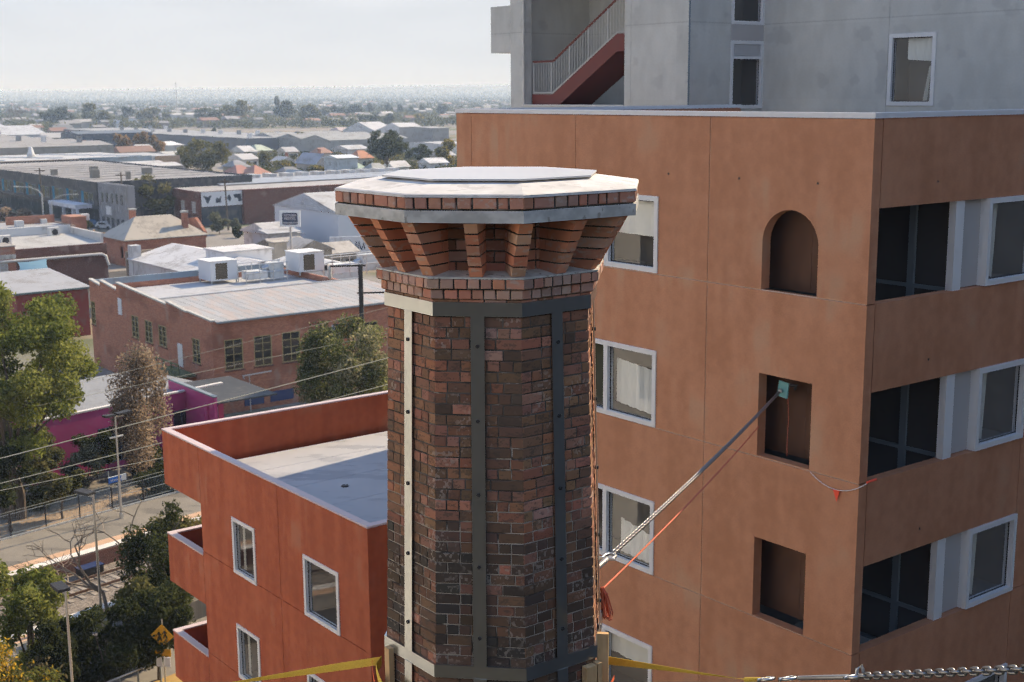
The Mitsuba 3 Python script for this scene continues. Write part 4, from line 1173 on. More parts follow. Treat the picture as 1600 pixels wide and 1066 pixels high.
TREES = [
    ('broad_tree', 'broad flat topped tree, tallest of the row in front of the hills', [-226.06, 1101.15, 23.9, 28.96], 'olive', 12),
    ('round_tree', 'low dark rounded tree just left of the tallest flat topped tree', [-260.13, 1154.08, 14.72, 28.23], 'dark', 12),
    ('leafy_tree', 'dense green tree to the right of the bare brown tree on the far left', [-359.07, 1056.84, 18.97, 30.86], 'dark', 12),
    ('thin_tree', 'thin crowned tree above the left end of the dark blue far building', [-351.62, 1113.87, 19.98, 16.89], 'olive', 9),
    ('small_tree', 'small olive tree behind the roof of the dark blue far building', [-345.79, 1133.42, 13.39, 14.73], 'olive', 8),
    ('dark_conifer', 'dark upright conifer standing above the dark blue far building', [-360.21, 1256.33, 17.2, 11.68], 'dark', 8),
    ('olive_tree', 'wide olive brown tree right of the dark upright conifer', [-316.43, 1169.85, 14.92, 25.22], 'olive', 11),
    ('small_tree', 'small pale tree left of the white light mast', [-305.96, 1190.37, 10.13, 15.38], 'olive', 8),
    ('small_tree', 'small dark tree at the foot of the white light mast', [-292.45, 1186.51, 8.97, 11.46], 'dark', 8),
    ('slender_tree', 'tall slender sparse tree in the far row, right of the tallest flat topped tree', [-221.2, 1268.03, 23.91, 8.08], 'grey', 8),
    ('round_tree', 'dark round crowned tree, left of the pair above the long grey sawtooth roof', [-206.22, 1236.38, 19.25, 23.5], 'dark', 11),
    ('spreading_tree', 'spreading olive tree, right of the pair above the long grey sawtooth roof', [-174.07, 1152.69, 16.87, 22.84], 'olive', 12),
    ('small_tree', 'small tree between the spreading olive tree and the dense far pair', [-182.45, 1313.33, 12.4, 12.48], 'grey', 8),
    ('dense_tree', 'dense tree, left one of the far pair above the chimney cap', [-173.42, 1341.0, 15.19, 14.16], 'dark', 9),
    ('dense_tree', 'dense wide tree, right one of the far pair above the chimney cap', [-158.02, 1335.89, 18.28, 22.48], 'dark', 10),
    ('low_tree', 'low almost black rounded tree left of the white vaulted roof', [-112.33, 1050.58, 9.44, 18.25], 'dark', 10),
    ('small_tree', 'small dark tree at the left end of the white vaulted roof', [-97.12, 1066.4, 10.59, 9.78], 'dark', 8),
    ('grey_tree', 'grey green tree behind the low almost black tree', [-151.0, 1433.99, 15.56, 10.62], 'grey', 8),
    ('far_pine', 'narrow far pine, leftmost of four above the white vaulted roof', [-136.75, 1504.4, 15.61, 7.18], 'dark', 7),
    ('far_pine', 'narrow far pine, second of four above the white vaulted roof', [-123.35, 1499.36, 12.73, 6.34], 'dark', 7),
    ('far_pine', 'narrow far pine, third of four above the white vaulted roof', [-110.78, 1494.64, 14.81, 7.09], 'dark', 7),
    ('far_pine', 'narrow far pine, rightmost of four above the white vaulted roof', [-98.29, 1489.94, 12.65, 7.04], 'dark', 7),
    ('pale_tree', 'yellowish low tree behind the white vaulted roof', [-82.58, 1149.65, 8.7, 15.26], 'yellow', 8),
    ('grey_tree', 'grey green far tree close to the left end of the terracotta parapet', [-71.18, 1405.48, 13.93, 14.58], 'grey', 9),
    ('orange_tree', 'orange brown tree, leftmost of the three in a row behind the long white roof', [-163.04, 560.89, 10.95, 8.82], 'autumn', 10),
    ('orange_tree', 'orange brown tree, middle of the three in a row behind the long white roof', [-155.45, 559.82, 11.19, 9.35], 'autumn', 10),
    ('orange_tree', 'orange brown tree, rightmost of the three in a row behind the long white roof', [-145.49, 547.59, 10.43, 8.85], 'autumn', 10),
    ('cypress', 'slim dark cypress before the small red house', [-170.35, 683.4, 7.15, 2.09], 'dark', 6),
    ('cypress', 'slim dark cypress rising behind the big round tree', [-163.69, 735.14, 7.68, 2.25], 'dark', 6),
    ('street_tree', 'big round dense tree standing alone in the middle distance', [-95.05, 409.23, 14.66, 16.31], 'olive', 20),
    ('street_tree', 'bushy pointed tree beside the grey corrugated office', [-73.36, 270.33, 10.32, 11.28], 'olive', 20),
    ('garden_tree', 'rounded garden tree behind the grey and white gabled house', [-91.14, 585.56, 9.48, 11.68], 'olive', 12),
    ('garden_tree', 'small rounded tree left of the grey and white gabled house', [-86.15, 466.85, 7.14, 5.34], 'olive', 9),
    ('garden_tree', 'small dark garden tree beside the pale green roof', [-95.4, 484.26, 5.33, 4.34], 'dark', 8),
    ('garden_tree', 'small yellow green tree right of the white hip roof', [-63.5, 488.85, 5.14, 5.08], 'yellow', 8),
    ('dark_tree', 'large dark open crowned tree directly behind the chimney cap', [-36.69, 394.4, 16.39, 13.17], 'dark', 20),
    ('dark_tree', 'smaller dark tree right of the large open crowned tree', [-30.1, 438.03, 9.63, 9.02], 'dark', 12),
    ('yellow_tree', 'yellow leaved tree at the left end of the terracotta parapet', [-21.85, 451.59, 11.21, 7.95], 'yellow', 12),
    ('shrub_tree', 'grey green bushy shrub below the billboard', [-55.11, 248.08, 4.35, 4.67], 'grey', 9),
    ('shrub_tree', 'small grey green shrub right of the leaning timber pole', [-52.4, 250.2, 2.8, 2.48], 'grey', 7),
]
for i, (nm, lb, (x, y, h, w), kind, cl) in enumerate(TREES):
    big = h > 8 and math.hypot(x, y) < 450
    slim = w < h * .5
    tree(nm, lb, x, y, h, w, kind, seed=i + 1, clumps=cl + (8 if big else 0), trunk=.04 if slim else (.30 if 'open crowned' in lb or 'flat topped' in lb else .12), spread=.30 if big else .4,
         top_wide=1.25 if 'flat topped' in lb else 1.0)
for i, (lb, (x, y, h, w), kind) in enumerate([
    ('low brown hedge left of the three orange trees', [-191.44, 613.36, 4.97, 17.56], 'autumn'), ('yellow green hedge in front of the grey and white gabled house', [-75.41, 443.17, 4.46, 9.67], 'yellow'),
    ('yellow green hedge above the bluish grey gable', [-61.03, 414.88, 3.98, 8.2], 'yellow'), ('dry shrub at the far left before the dark office', [-105.34, 275.29, 3.34, 4.14], 'dry'), ('second dry shrub before the dark office, next to the street lights', [-101.49, 275.02, 2.94, 3.58], 'dry'),
    ('clump of bushes beside the parked white car', [-82.67, 254.53, 2.11, 3.81], 'yellow'), ('dark ivy bush by the chimneys of the old brick house', [-50.19, 241.11, 2.35, 1.91], 'dark')]):
    tree('hedge', lb, x, y, h, w, kind, seed=90 + i, clumps=12, trunk=.02, cat='hedge', spread=.45)
x, y, h, w = [-389.22, 1064.39, 23.61, 32.46]
bare_tree('bare_tree', 'large bare brown tree at the far left below the hills', x, y, h * 1.15, w * 1.1, 4, levels=6, twig=.16)

# near trees
x, y = [-29.49, 77.38]
tree('gum_tree', 'tall leafy gum tree with bright green clumps at the left edge behind the fence', x - 1.2, y, 15.6, 12.0, 'bright', n=64000, leaf=.135, seed=301, clumps=74, trunk=.22, spread=.205, stems=3, squash=.68)
x, y = [-24.6, 84.82]
tree('dry_tree', 'slender brown half bare tree before the red brick building', x, y, 11.0, 4.6, 'dry', n=13000, leaf=.12, seed=304, clumps=30, trunk=.06, spread=.40)
x, y = [-27.59, 77.34]
tree('young_tree', 'small young dark tree behind the platform fence, right of the gum tree', x, y, 4.8, 3.2, 'olive', n=3600, leaf=.15, seed=303, clumps=16, trunk=.3, spread=.3)
x, y = [-29.88, 75.03]
tree('young_tree', 'small dark tree behind the platform fence at the left edge', x, y, 6.2, 4.0, 'dark', n=4200, leaf=.16, seed=304, clumps=16, trunk=.3, spread=.32)
x, y = [-22.24, 81.29]
tree('shrub', 'dark shrub growing between the path and the red wing', x, y + .5, 3.0, 4.6, 'dark', n=4200, leaf=.15, seed=305, clumps=14, trunk=.02, cat='shrub', spread=.42)
x, y = [-26.8, 88.32]
tree('creeper', 'pale leafed creeper growing up the foot of the dry tree', x + .6, y + .3, 4.2, 2.4, 'grey', n=2200, leaf=.14, seed=306, clumps=10, trunk=.05, cat='creeper')
x, y = [-12.3, 96.82]
tree('bottlebrush_tree', 'pale tipped bushy tree between the brick building and the red wing', x, y, 10.2, 8.2, 'tipped', n=30000, leaf=.135, seed=311, clumps=52, trunk=.05, spread=.27)
x, y = [-28.08, 83.9]
tree('shrub', 'grey twiggy shrub against the magenta wall', x, y, 3.4, 3.8, 'grey', n=2000, leaf=.13, seed=308, clumps=12, trunk=.1, cat='shrub')
x, y = [-21.26, 54.25]
tree('wattle', 'light green young tree at the lower left corner beside the near platform', x, y, 7.1, 3.9, 'bright', n=9000, leaf=.12, seed=309, clumps=30, trunk=.08, spread=.27)
x, y = [-20.68, 50.42]
tree('yellow_bush', 'bush with yellow flowers in the bottom left corner', x, y, 4.6, 4.4, 'wattle', n=7000, leaf=.11, seed=310, clumps=18, trunk=.02, cat='bush')
for i, (lb, (x, y), h, w, kind) in enumerate([
    ('dark green tree below the bare tree, nearest the red wing', [-17.1, 61.22], 7.4, 4.6, 'dark'), ('dark bush in the shade right of the bottom lamp post', [-17.9, 54.2], 4.4, 4.4, 'dark'),
    ('dark bushy tree behind the yellow warning sign', [-16.02, 55.65], 5.2, 4.4, 'dark'), ('olive bush with small pale blossoms in the shade of the red wing', [-17.44, 57.86], 4.0, 4.0, 'olive'),
    ('olive green tree top just left of the second balcony', [-16.91, 64.08], 5.6, 3.6, 'olive'), ('green bush left of the bottom lamp post', [-19.59, 52.99], 4.4, 3.4, 'dark')]):
    tree('dark_tree_near', lb, x, y, h, w, kind, n=7500, leaf=.125, seed=320 + i, clumps=24, trunk=.05, spread=.3)
for k in [k for k in scene if k.startswith('dark_tree_near')] + [k for k in labels if k.startswith('dark_tree_near')]:
    d = scene if k in scene else labels; d[k.replace('dark_tree_near', 'shade_tree')] = d.pop(k)
x, y = [-18.86, 60.85]
bare_tree('bare_shrub_tree', 'bare twisted tree with a few yellow leaves before the railway track', x, y, 9.2, 6.4, 8, levels=4, twig=.014, tips=('yellow', 520, 6, True, .38, .10), dirs=[(-.45, -.1, .9), (.22, .1, 1.0)], thick=.024, mat='pale_bark')

# ------------------------------------------------------------------ buildings of the town
def simple_window(parent, fr, x0, x1, z0, z1, bars=(1, 2), fcol=(.55, .5, .36), deep=.12, glass='dark_glass', name='window', b=.07):
    w = numbered(parent + '__' + name); m = M(fr)
    m.box(x0, x0 + b, -.01, deep, z0, z1, fcol); m.box(x1 - b, x1, -.01, deep, z0, z1, fcol)
    m.box(x0 + b, x1 - b, -.01, deep, z0, z0 + b, fcol); m.box(x0 + b, x1 - b, -.01, deep, z1 - b, z1, fcol)
    for i in range(bars[0]): x = x0 + (x1 - x0) * (i + 1) / (bars[0] + 1); m.box(x - b * .35, x + b * .35, 0, deep - .02, z0 + b, z1 - b, fcol)
    for i in range(bars[1]): z = z0 + (z1 - z0) * (i + 1) / (bars[1] + 1); m.box(x0 + b, x1 - b, .003, deep - .023, z - b * .35, z + b * .35, fcol)
    m.part(w, 'frame', 'plain')
    M(fr).quad((x0, deep - .03, z0), (x1, deep - .03, z0), (x1, deep - .03, z1), (x0, deep - .03, z1)).part(w, 'glass', glass)
    return w


def walls(parent, fr, La, Lb, h, mat, col=None, holes_l=(), holes_r=(), th=.25, z0=0.):
    """Four walls; x 0..Lb along the grid's first axis, y 0..La. holes: rectangles (u0, u1, z0, z1) in the two seen walls."""
    FL = Frame(*fr([[0, 0, 0]])[0], math.degrees(math.atan2(fr.R[0, 0], fr.R[0, 1])) + 90)      # left wall seen from outside: x = -y
    for f_, L, hl, sx, nm in ((fr, Lb, holes_r, 1, 'wall'), (FL, La, holes_l, -1, 'wall')):
        poly = rect(0 if sx > 0 else -.0, sx * L, z0, h)
        if hl: poly = poly.difference(unary_union([rect(sx * a, sx * b, c, d) for a, b, c, d in hl]))
        mm = panel(f_, poly, 0 if sx > 0 else .002, th)
        part(parent, nm, mm, mat, color=None if col is None else np.tile(col, (len(mm.vertices), 1)))
    m = M(fr); m.box(Lb - th, Lb, th, La, z0, h, col if col is not None else None); m.box(th, Lb - th, La - th, La, z0, h, col if col is not None else None)
    m.part(parent, 'rear_wall', mat)
    return FL


def slab(parent, fr, x0, x1, y0, y1, z0, z1, mat, col=None, name='roof', dz=None):
    m = M(fr); m.hexa([(x, y, z + (dz(x, y) if dz else 0)) for x in (x0, x1) for y in (y0, y1) for z in (z0, z1)], col); return m.part(parent, name, mat)


def gable(parent, fr, Lb, La, h, rise, col, axis='x', over=.35, hip=0.0, mat='paint', th=.12, wall=None, name='roof'):
    """A pitched roof over 0..Lb x 0..La with its ridge along the axis; hip: how far the ridge ends stand back."""
    x0, x1, y0, y1 = -over, Lb + over, -over, La + over
    if axis == 'x': r0, r1 = (x0 + hip, (y0 + y1) / 2), (x1 - hip, (y0 + y1) / 2)
    else: r0, r1 = ((x0 + x1) / 2, y0 + hip), ((x0 + x1) / 2, y1 - hip)
    A_, B_, C_, D_ = [np.array([x, y, h]) for x, y in ((x0, y0), (x1, y0), (x1, y1), (x0, y1))]
    P_, Q_ = np.array([*r0, h + rise]), np.array([*r1, h + rise]); up = np.array([0, 0, th])
    m = M(fr)
    fs = [(A_, B_, Q_, P_), (C_, D_, P_, Q_), (B_, C_, Q_), (D_, A_, P_)] if axis == 'x' else [(B_, C_, Q_, P_), (D_, A_, P_, Q_), (A_, B_, P_), (C_, D_, Q_)]
    for i, f_ in enumerate(fs):
        if len(f_) == 3 and hip == 0:
            if wall is not None: w_ = M(fr); w_.prism([f_[0], f_[1], f_[2]], (.0, .0, .001), wall); w_.part(parent, 'gable_wall', 'paint')
            continue
        ring = np.array(f_) + up; m.prism(ring, -up, jit(col, .04))
    return m.part(parent, name, mat)


# red brick two storey building
x, y, La, Lb = [-24.39, 105.26, 27.51, 19.48]
La -= .3
fr = grid(x, y); bb = thing('red_brick_building', 'two storey red brick building with rusty corrugated iron roof and stepped parapet', 'building')
WR = [(1.03, 2.68, 3.62, 6.18), (3.69, 5.34, 3.62, 6.18), (6.3, 8.02, 3.62, 6.18), (10.61, 12.2, 3.62, 6.18), (14.2, 15.8, 3.62, 6.18)]
WLH = [(15.35, 16.98, 4.2, 6.23), (12.25, 13.9, 4.2, 6.2), (9.2, 10.9, 4.3, 6.15), (2.42, 3.92, 3.9, 6.0), (26.05, 27.1, 4.05, 6.3)]
FL = walls(bb, fr, La, 21, 7.75, 'red_brick', None, WLH, WR, th=.3)
for (a, b, c, d) in WR: simple_window(bb, fr, a, b, c, d, (1, 3), (.34, .28, .14)); M(fr).box(a - .1, b + .1, -.06, .2, c - .13, c - .002).part(bb, 'sill', 'dark_brick')
for (a, b, c, d) in WLH: simple_window(bb, FL, -b, -a, c, d, (1, 3), (.34, .28, .14)); M(FL).box(-b - .1, -a + .1, -.06, .2, c - .13, c - .002).part(bb, 'sill', 'dark_brick')
for (a, b, z0, z1, col) in ((5.95, 6.9, 3.1, 5.1, (.62, .63, .62)), (19.1, 20.0, 5.9, 7.45, (.6, .62, .65))):
    m = M(FL); m.box(-b, -a, -.05, .02, z0, z1, col); m.part(bb, 'door' if z0 < 4 else 'vent_panel', 'plain')
steps = [(0, 4.7, .05, .30), (4.75, 9.0, .22, .62), (9.05, 20.3, .35, 1.0), (20.35, 24.4, .35, .78), (24.45, La, .3, .62)]
for a0, a1, za, zb in steps:
    m = M(FL); m.hexa([(-a, yy, z) for a, zt in ((a1, 7.75 + zb), (a0, 7.75 + za)) for yy in (0.001, .3) for z in (7.75, zt)]); m.part(bb, 'parapet', 'red_brick')
    m = M(FL); m.hexa([(-a, yy, z + zt) for a, zt in ((a1, 7.75 + zb), (a0, 7.75 + za)) for yy in (-.04, .34) for z in (0.002, .14)]); m.part(bb, 'coping', 'band_concrete')
slab(bb, fr, .3, 21, -.25, 11.2, 7.76, 7.82, 'old_iron', dz=lambda x, y: .045 * max(y, 0))
M(fr).box(.3, 21, -.36, -.25, 7.66, 7.78).part(bb, 'gutter', 'loggia_frame')
slab(bb, fr, .3, 21, 11.2, La - .3, 7.1, 7.2, 'paint', (.40, .41, .43), 'rear_roof')
M(fr).box(.3, 21, 11.0, 11.2, 7.2, 8.42).part(bb, 'roof_upstand', 'galvanised')
m = M(fr); m.box(.3, 21, La - .32, La - .02, 7.75, 8.35, (.22, .29, .36)); m.part(bb, 'rear_parapet', 'paint')
m = M(fr); m.tube([(2.9, -.5, 3.2), (2.9, -.5, 2.6), (2.9, -.5, .0)], .04, 6); m.tube([(2.4, -.5, 3.1), (4.9, -.6, 3.2)], .06, 6); m.tube([(2.45, -.5, 2.85), (2.45, -.2, 3.1)], .05, 6); m.part(bb, 'vent_pipe', 'rail_light')
for a, b in ((2.6, 4.4), (5.0, 7.2)):
    m = M(fr); m.box(a, b, -.03, .02, .4, 1.3, (.05, .07, .16)); m.part(bb, 'grille', 'plain')
st_ = thing('fire_stair', 'small green timber stair landing on the left wall of the red brick building', 'stair')
m = M(FL); m.box(-8.2, -3.4, -1.6, -.02, 2.75, 2.9, (.12, .15, .08)); m.part(st_, 'landing', 'plain')
for a in (8.1, 6.5, 5.0, 3.5):
    m = M(FL); m.box(-a, -a + .12, -1.6, -1.5, 0, 3.9, (.13, .16, .08)); m.part(st_, 'post', 'plain')
for z in (3.35, 3.85): m = M(FL); m.box(-8.1, -3.4, -1.58, -1.52, z, z + .1, (.15, .18, .09)); m.part(st_, 'handrail', 'plain')

# rooftop plant on the brick building and beyond
def cooler(label, x, y, z, s, turn=0):
    hh_ = .78 * s
    fr = grid(x, y, z, turn); k = thing('rooftop_cooler', label, 'air conditioner')
    m = M(fr); m.box(0, s, 0, s, .35, hh_, (.60, .63, .66)); m.part(k, 'housing', 'plain')
    h = hh_
    m = M(fr); m.box(-.06, s + .06, -.06, s + .06, h + .002, h + .1, (.72, .74, .75)); m.part(k, 'lid', 'paint')
    m = M(fr); m.box(.18 * s, .62 * s, -.02, .05, .5, h - .15, (.07, .055, .035)); m.part(k, 'opening', 'plain')
    for z_ in np.arange(.6, h - .2, .16): m = M(fr); m.box(.18 * s, .62 * s, -.035, -.005, z_, z_ + .05, (.16, .13, .09)); m.part(k, 'slat', 'plain')
    m = M(fr)
    for a in (.05, s - .15):
        for b in (.05, s - .15): m.box(a, a + .1, b, b + .1, 0, .35, (.4, .42, .43))
    m.part(k, 'stand', 'paint')


x, y = [-30.08, 130.62]
cooler('white rooftop cooler with dark opening, left of two behind the rusty roof', x, y, 7.2, 2.9)
x, y = [-21.78, 134.15]
cooler('white rooftop cooler with dark opening, right of two behind the rusty roof', x, y, 7.6, 2.9)
for i, (lb, (x, y), L, hh) in enumerate([('pipe frame with silver ducts between the two rooftop coolers', [-26.65, 131.11], 4.6, 1.9), ('pipe frame with ducts right of the second rooftop cooler', [-18.54, 135.44], 6.2, 2.1)]):
    fr = grid(x, y, 7.2); k = thing('duct_frame', lb, 'ductwork')
    for a in np.linspace(0, L, 4): m = M(fr); m.tube([(a, 0, 0), (a, 0, hh)], .05, 5); m.tube([(a, 1.8, 0), (a, 1.8, hh)], .05, 5); m.part(k, 'post', 'rail_light')
    for b in (0, 1.8):
        for z in (hh, hh * .55): m = M(fr); m.tube([(-.2, b, z), (L + .2, b, z)], .05, 5); m.part(k, 'beam', 'galvanised')
    m = M(fr); m.box(.3, L * .55, .2, 1.6, .35, hh * .62, (.62, .65, .67)); m.part(k, 'duct', 'paint')
    m = M(fr); m.box(L * .62, L - .2, .3, 1.5, .3, hh * .95, (.52, .56, .58)); m.part(k, 'duct', 'paint')
    m = M(fr); m.tube([(L * .5, .9, 1.2), (L * .7, .9, 1.5), (L, .9, 1.4)], .3, 8); m.part(k, 'bend', 'galvanised', smooth=True)

# power pole beyond the brick building
x, y = [-11.45, 98.99]
k = thing('power_pole', 'dark steel power pole with crossarms and white insulators beside the chimney', 'pole')
hp = 26 + -12.73
m = M(); m.box(x - .16, x + .16, y - .16, y + .16, 0, hp); m.part(k, 'post', 'bolt_black')
fr = grid(x, y, 0, 30)
for z, a, b in ((hp - .1, -2.3, .4), (hp - 2.2, -.3, 2.4), (hp - 4.6, -2.2, .3)):
    m = M(fr); m.box(a, b, -.06, .06, z - .06, z + .06); m.part(k, 'crossarm', 'bolt_black')
    e = a if abs(a) > b else b
    m = M(fr); m.tube([(e, 0, z), (e, 0, z - .25), (e, 0, z - .5), (e, 0, z - .8), (e, 0, z - 1.0)], [.06, .17, .11, .2, .05], 8); m.part(k, 'insulator', 'rail_light', smooth=True)

# magenta building by the railway
mg = thing('magenta_building', 'bright magenta rendered building beside the railway path', 'building')
fr = Frame(*TR([[5.6, 16.9, 0]])[0], 41)
holes_m = [(4.7, 8.2, .5, 3.1), (10.9, 12.4, .9, 3.2), (13.6, 14.9, .6, 3.3)]
part(mg, 'wall', panel(fr, rect(0, 15.4, 0, 4.5).difference(unary_union([rect(*h_) for h_ in holes_m])), 0, .25), 'magenta_render')
for h_ in holes_m: simple_window(mg, fr, *h_, bars=(1, 0), fcol=(.07, .09, .14), name='window')
m = M(fr); m.box(0, .25, .25, 11, 0, 4.5); m.part(mg, 'side_wall', 'magenta_render')
m = M(fr); m.box(0, 15.4, .26, 11, 4.1, 4.2, (.24, .25, .26)); m.part(mg, 'roof', 'paint')
m = M(fr); m.box(-.05, 15.45, -.05, .3, 4.502, 4.62, (.6, .58, .56)); m.part(mg, 'coping', 'paint')
x, y, La, Lb = [-21.1, 90.65, 7.87, 0.86]
fr = grid(x, y); F2 = grid(x, y, 0, 90)
part(mg, 'wing_wall', panel(F2, rect(-La, 0, 0, 4.9), 0, .25), 'magenta_render')
m = M(F2); m.box(-La, 0, -.04, .3, 4.902, 5.0); m.part(mg, 'wing_coping', 'loggia_frame')
m = M(F2); m.box(-1.3, -.9, -.15, .0, 2.2, 4.3); m.part(mg, 'downpipe', 'magenta_render')
m = M(F2); m.box(-La, 0, .3, 5, 4.4, 4.5, (.05, .055, .06)); m.part(mg, 'wing_roof', 'paint')

# left foreground roofs
x, y, La, Lb = [-52.58, 138.02, 9.46, 7.78]
La = 13.0; fr = grid(x, y); k = thing('red_shed', 'low red walled shed with plain grey iron roof left of the red brick building', 'shed')
walls(k, fr, La, Lb, 5.3, 'paint', np.array((.22, .045, .04)))
slab(k, fr, -.4, Lb + .3, -.3, La + .3, 5.32, 5.42, 'paint', (.31, .32, .34), dz=lambda x, y: .05 * y)
m = M(fr); m.box(-.4, Lb + .3, -.42, -.3, 5.2, 5.36, (.10, .14, .14)); m.part(k, 'gutter', 'paint')
x, y, La, Lb = [-65.61, 172.47, 21.45, 12.26]
La = 13; fr = grid(x, y); k = thing('parapet_building', 'dark brick shop with pale flat roof behind a parapet, left of the hip roofed house', 'building')
walls(k, fr, La, Lb + .4, 6.0, 'dark_brick')
slab(k, fr, -30, Lb, .26, La - .3, 5.75, 6.05, 'paint', (.38, .38, .37), dz=lambda x, y: .03 * y)
m = M(fr); m.box(-30, Lb, La - .25, La, 6.1, 7.6, (.50, .53, .56)); m.box(Lb, Lb + .35, 1, La, 5.9, 7.3, (.52, .51, .49)); m.part(k, 'parapet', 'paint')
M(fr).box(-30, .0, 0.0, .25, 0, 6.0).part(k, 'front_wall', 'dark_brick')
m = M(fr); m.tube([(-20, -.35, 4.6), (Lb - .5, -.35, 4.6), (Lb, -.4, 4.3), (Lb + .3, -.6, 3.0)], .2, 8); m.part(k, 'white_duct', 'rail_light', smooth=True)
for i, (lb, bx, by) in enumerate((('boxy air conditioner on the pale flat roof, right one near the parapet', Lb - 3.6, La - 2.0), ('boxy air conditioner on the pale flat roof at the left edge', -.2, La - 8.5))):
    c = thing('roof_unit', lb, 'air conditioner'); o = sub(fr, bx, by, 6.2)
    m = M(o); m.box(0, 1.5, 0, 1.0, 0, 1.3, (.62, .61, .58)); m.part(c, 'housing', 'paint')
    m = M(o); m.tube([(.75, -.03, .65), (.75, .03, .65)], .45, 14); m.part(c, 'fan', 'bolt_black')
x, y = [-65.28, 172.38]
fr = grid(x, y); k = thing('corner_shop', 'brick shop with white band and gridded window at the left edge', 'building')
m = M(fr); m.box(-9, 0, 0, 6, 0, 6.5); m.part(k, 'wall', 'red_brick')
m = M(fr); m.box(-9, .05, -.05, .0, 4.9, 5.5, (.55, .53, .48)); m.part(k, 'band', 'paint')
simple_window(k, sub(fr, 0, -.12), -3.6, -1.1, 2.6, 4.8, (4, 3), (.5, .52, .5), glass='bay_white')
m = M(fr); m.box(-9.1, .1, -.1, 6.1, 6.502, 6.62, (.30, .28, .26)); m.part(k, 'coping', 'paint')
x, y, La, Lb = [-80.36, 201.6, 12.15, 13.62]
fr = grid(x, y); k = thing('flat_shop', 'long flat roofed shop with orange brick end, far left beyond the parapet roof', 'building')
walls(k, fr, 14, Lb, 5.6, 'paint', np.array((.36, .27, .21)))
slab(k, fr, .2, Lb - .2, .2, 13.8, 5.3, 5.4, 'paint', (.33, .34, .35))
M(fr).box(Lb - .1, Lb + 2.4, 1.5, 6, 0, 6.8).part(k, 'end_pier', 'red_brick')
m = M(fr); m.box(Lb - 8, Lb - .2, 9, 9.3, 5.4, 6.7); m.part(k, 'brick_upstand', 'red_brick')
for bx, by, s in ((6, 5, 1.2), (11, 8, .9), (15, 4, .8), (18, 9, 1.3)): m = M(fr); m.box(bx, bx + s, by, by + s, 5.402, 5.4 + s * .8, (.55, .56, .56)); m.part(k, 'vent', 'paint')
k = thing('shade_sail', 'pale aqua shade sail over the yard left of the red shed roof', 'shade sail')
pq = [[-63.65, 168.42], [-64.5, 170.77], [-60.27, 169.77], [-58.01, 165.48]]
zq = [3.4, 4.6, 5.2, 3.6]; n = 8; g = []
for i in range(n + 1):
    for j in range(n + 1):
        u, v = i / n, j / n
        p = (1 - u) * (1 - v) * np.array([*pq[0], zq[0]]) + (1 - u) * v * np.array([*pq[1], zq[1]]) + u * v * np.array([*pq[2], zq[2]]) + u * (1 - v) * np.array([*pq[3], zq[3]])
        ce = (np.array([*pq[0], zq[0]]) + np.array([*pq[2], zq[2]])) / 2; e = .16 * (4 * u * (1 - u) * (abs(v - .5) * 2) ** 2 + 4 * v * (1 - v) * (abs(u - .5) * 2) ** 2)
        g.append(p * (1 - e) + ce * e)
m = M(); m.add(g, [[i * (n + 1) + j, i * (n + 1) + j + 1, (i + 1) * (n + 1) + j + 1, (i + 1) * (n + 1) + j] for i in range(n) for j in range(n)], (.42, .62, .62)); m.put(k, 'plain', smooth=True)
x, y = [-53.45, 167.29]
structure('yard', M(grid(x, y)).box(-14, 22, -3, 26, 0, .012).mesh(), 'road_asphalt', 'dark asphalt yard behind the red shed', 'yard')
x, y = [-59.36, 186.97]
k = thing('timber_pole', 'short timber pole with crossarm in the yard behind the red brick building', 'pole')
m = M(); m.tube([(x, y, 0), (x, y, 7.2)], [.18, .12], 7); m.part(k, 'post', 'timber'); m = M(grid(x, y, 0, 40)); m.box(-1.6, 1.6, -.06, .06, 6.6, 6.75); m.part(k, 'crossarm', 'timber')
for i, (lb, (x, y), s) in enumerate((('pile of pale boards in the dark yard', [-66.43, 199.16], 2.2), ('stack of crates in the dark yard', [-62.42, 193.21], 1.8), ('white bin in the dark yard beside the pile of boards', [-68.21, 196.34], 1.2))):
    k = thing('yard_clutter', lb, ['boards', 'crates', 'bin'][i]); fr = grid(x, y, 0, 20 * i); m = M(fr)
    for j in range(4): m.box(-s / 2 + .1 * j, s / 2, -.4, .4 + .1 * j, .25 * j * s * .5, .25 * j * s * .5 + .2 * s * .5, jit((.45, .44, .42), .2))
    m.put(k, 'paint')

# old house with hip roof, and its chimneys
x, y, La, Lb = [-58.98, 200.56, 3.97, 13.19]
fr = grid(x, y); k = thing('old_house', 'old brick house with large pale hip roof and brick chimney', 'house')
walls(k, fr, 9.5, Lb, 4.0, 'red_brick', None, [(1.2, 2.4, 1.2, 3.0)], [])
gable(k, fr, Lb, 9.5, 4.0, 3.1, (.40, .37, .32), 'x', hip=4.0)
m = M(fr); m.box(Lb - 3.0, Lb - 2.2, 1.4, 2.2, 4.2, 7.6); m.part(k, 'chimney', 'red_brick')
m = M(fr); m.box(Lb - 3.1, Lb - 2.1, 1.3, 2.3, 7.602, 7.9); m.part(k, 'chimney_cap', 'band_concrete')
m = M(fr); m.box(4.5, 5.4, 8.6, 9.4, 4.2, 7.9); m.part(k, 'rear_chimney', 'red_brick'); m = M(fr); m.box(4.4, 5.5, 8.5, 9.5, 7.902, 8.1); m.part(k, 'rear_chimney_cap', 'band_concrete')
m = M(fr); m.prism([(Lb - .2, .2, 3.6), (Lb - .2, 6.5, 3.6), (Lb - .2, 6.5, 6.2), (Lb - .2, 3.4, 6.6), (Lb - .2, .2, 4.6)], (.5, 0, 0)); m.part(k, 'gable_parapet', 'red_brick')
x, y, La, Lb = [-33.25, 145.77, 24.31, 12.0]
fr = grid(x, y); k = thing('white_hall', 'long white hall with bright white roof behind the red brick building', 'building')
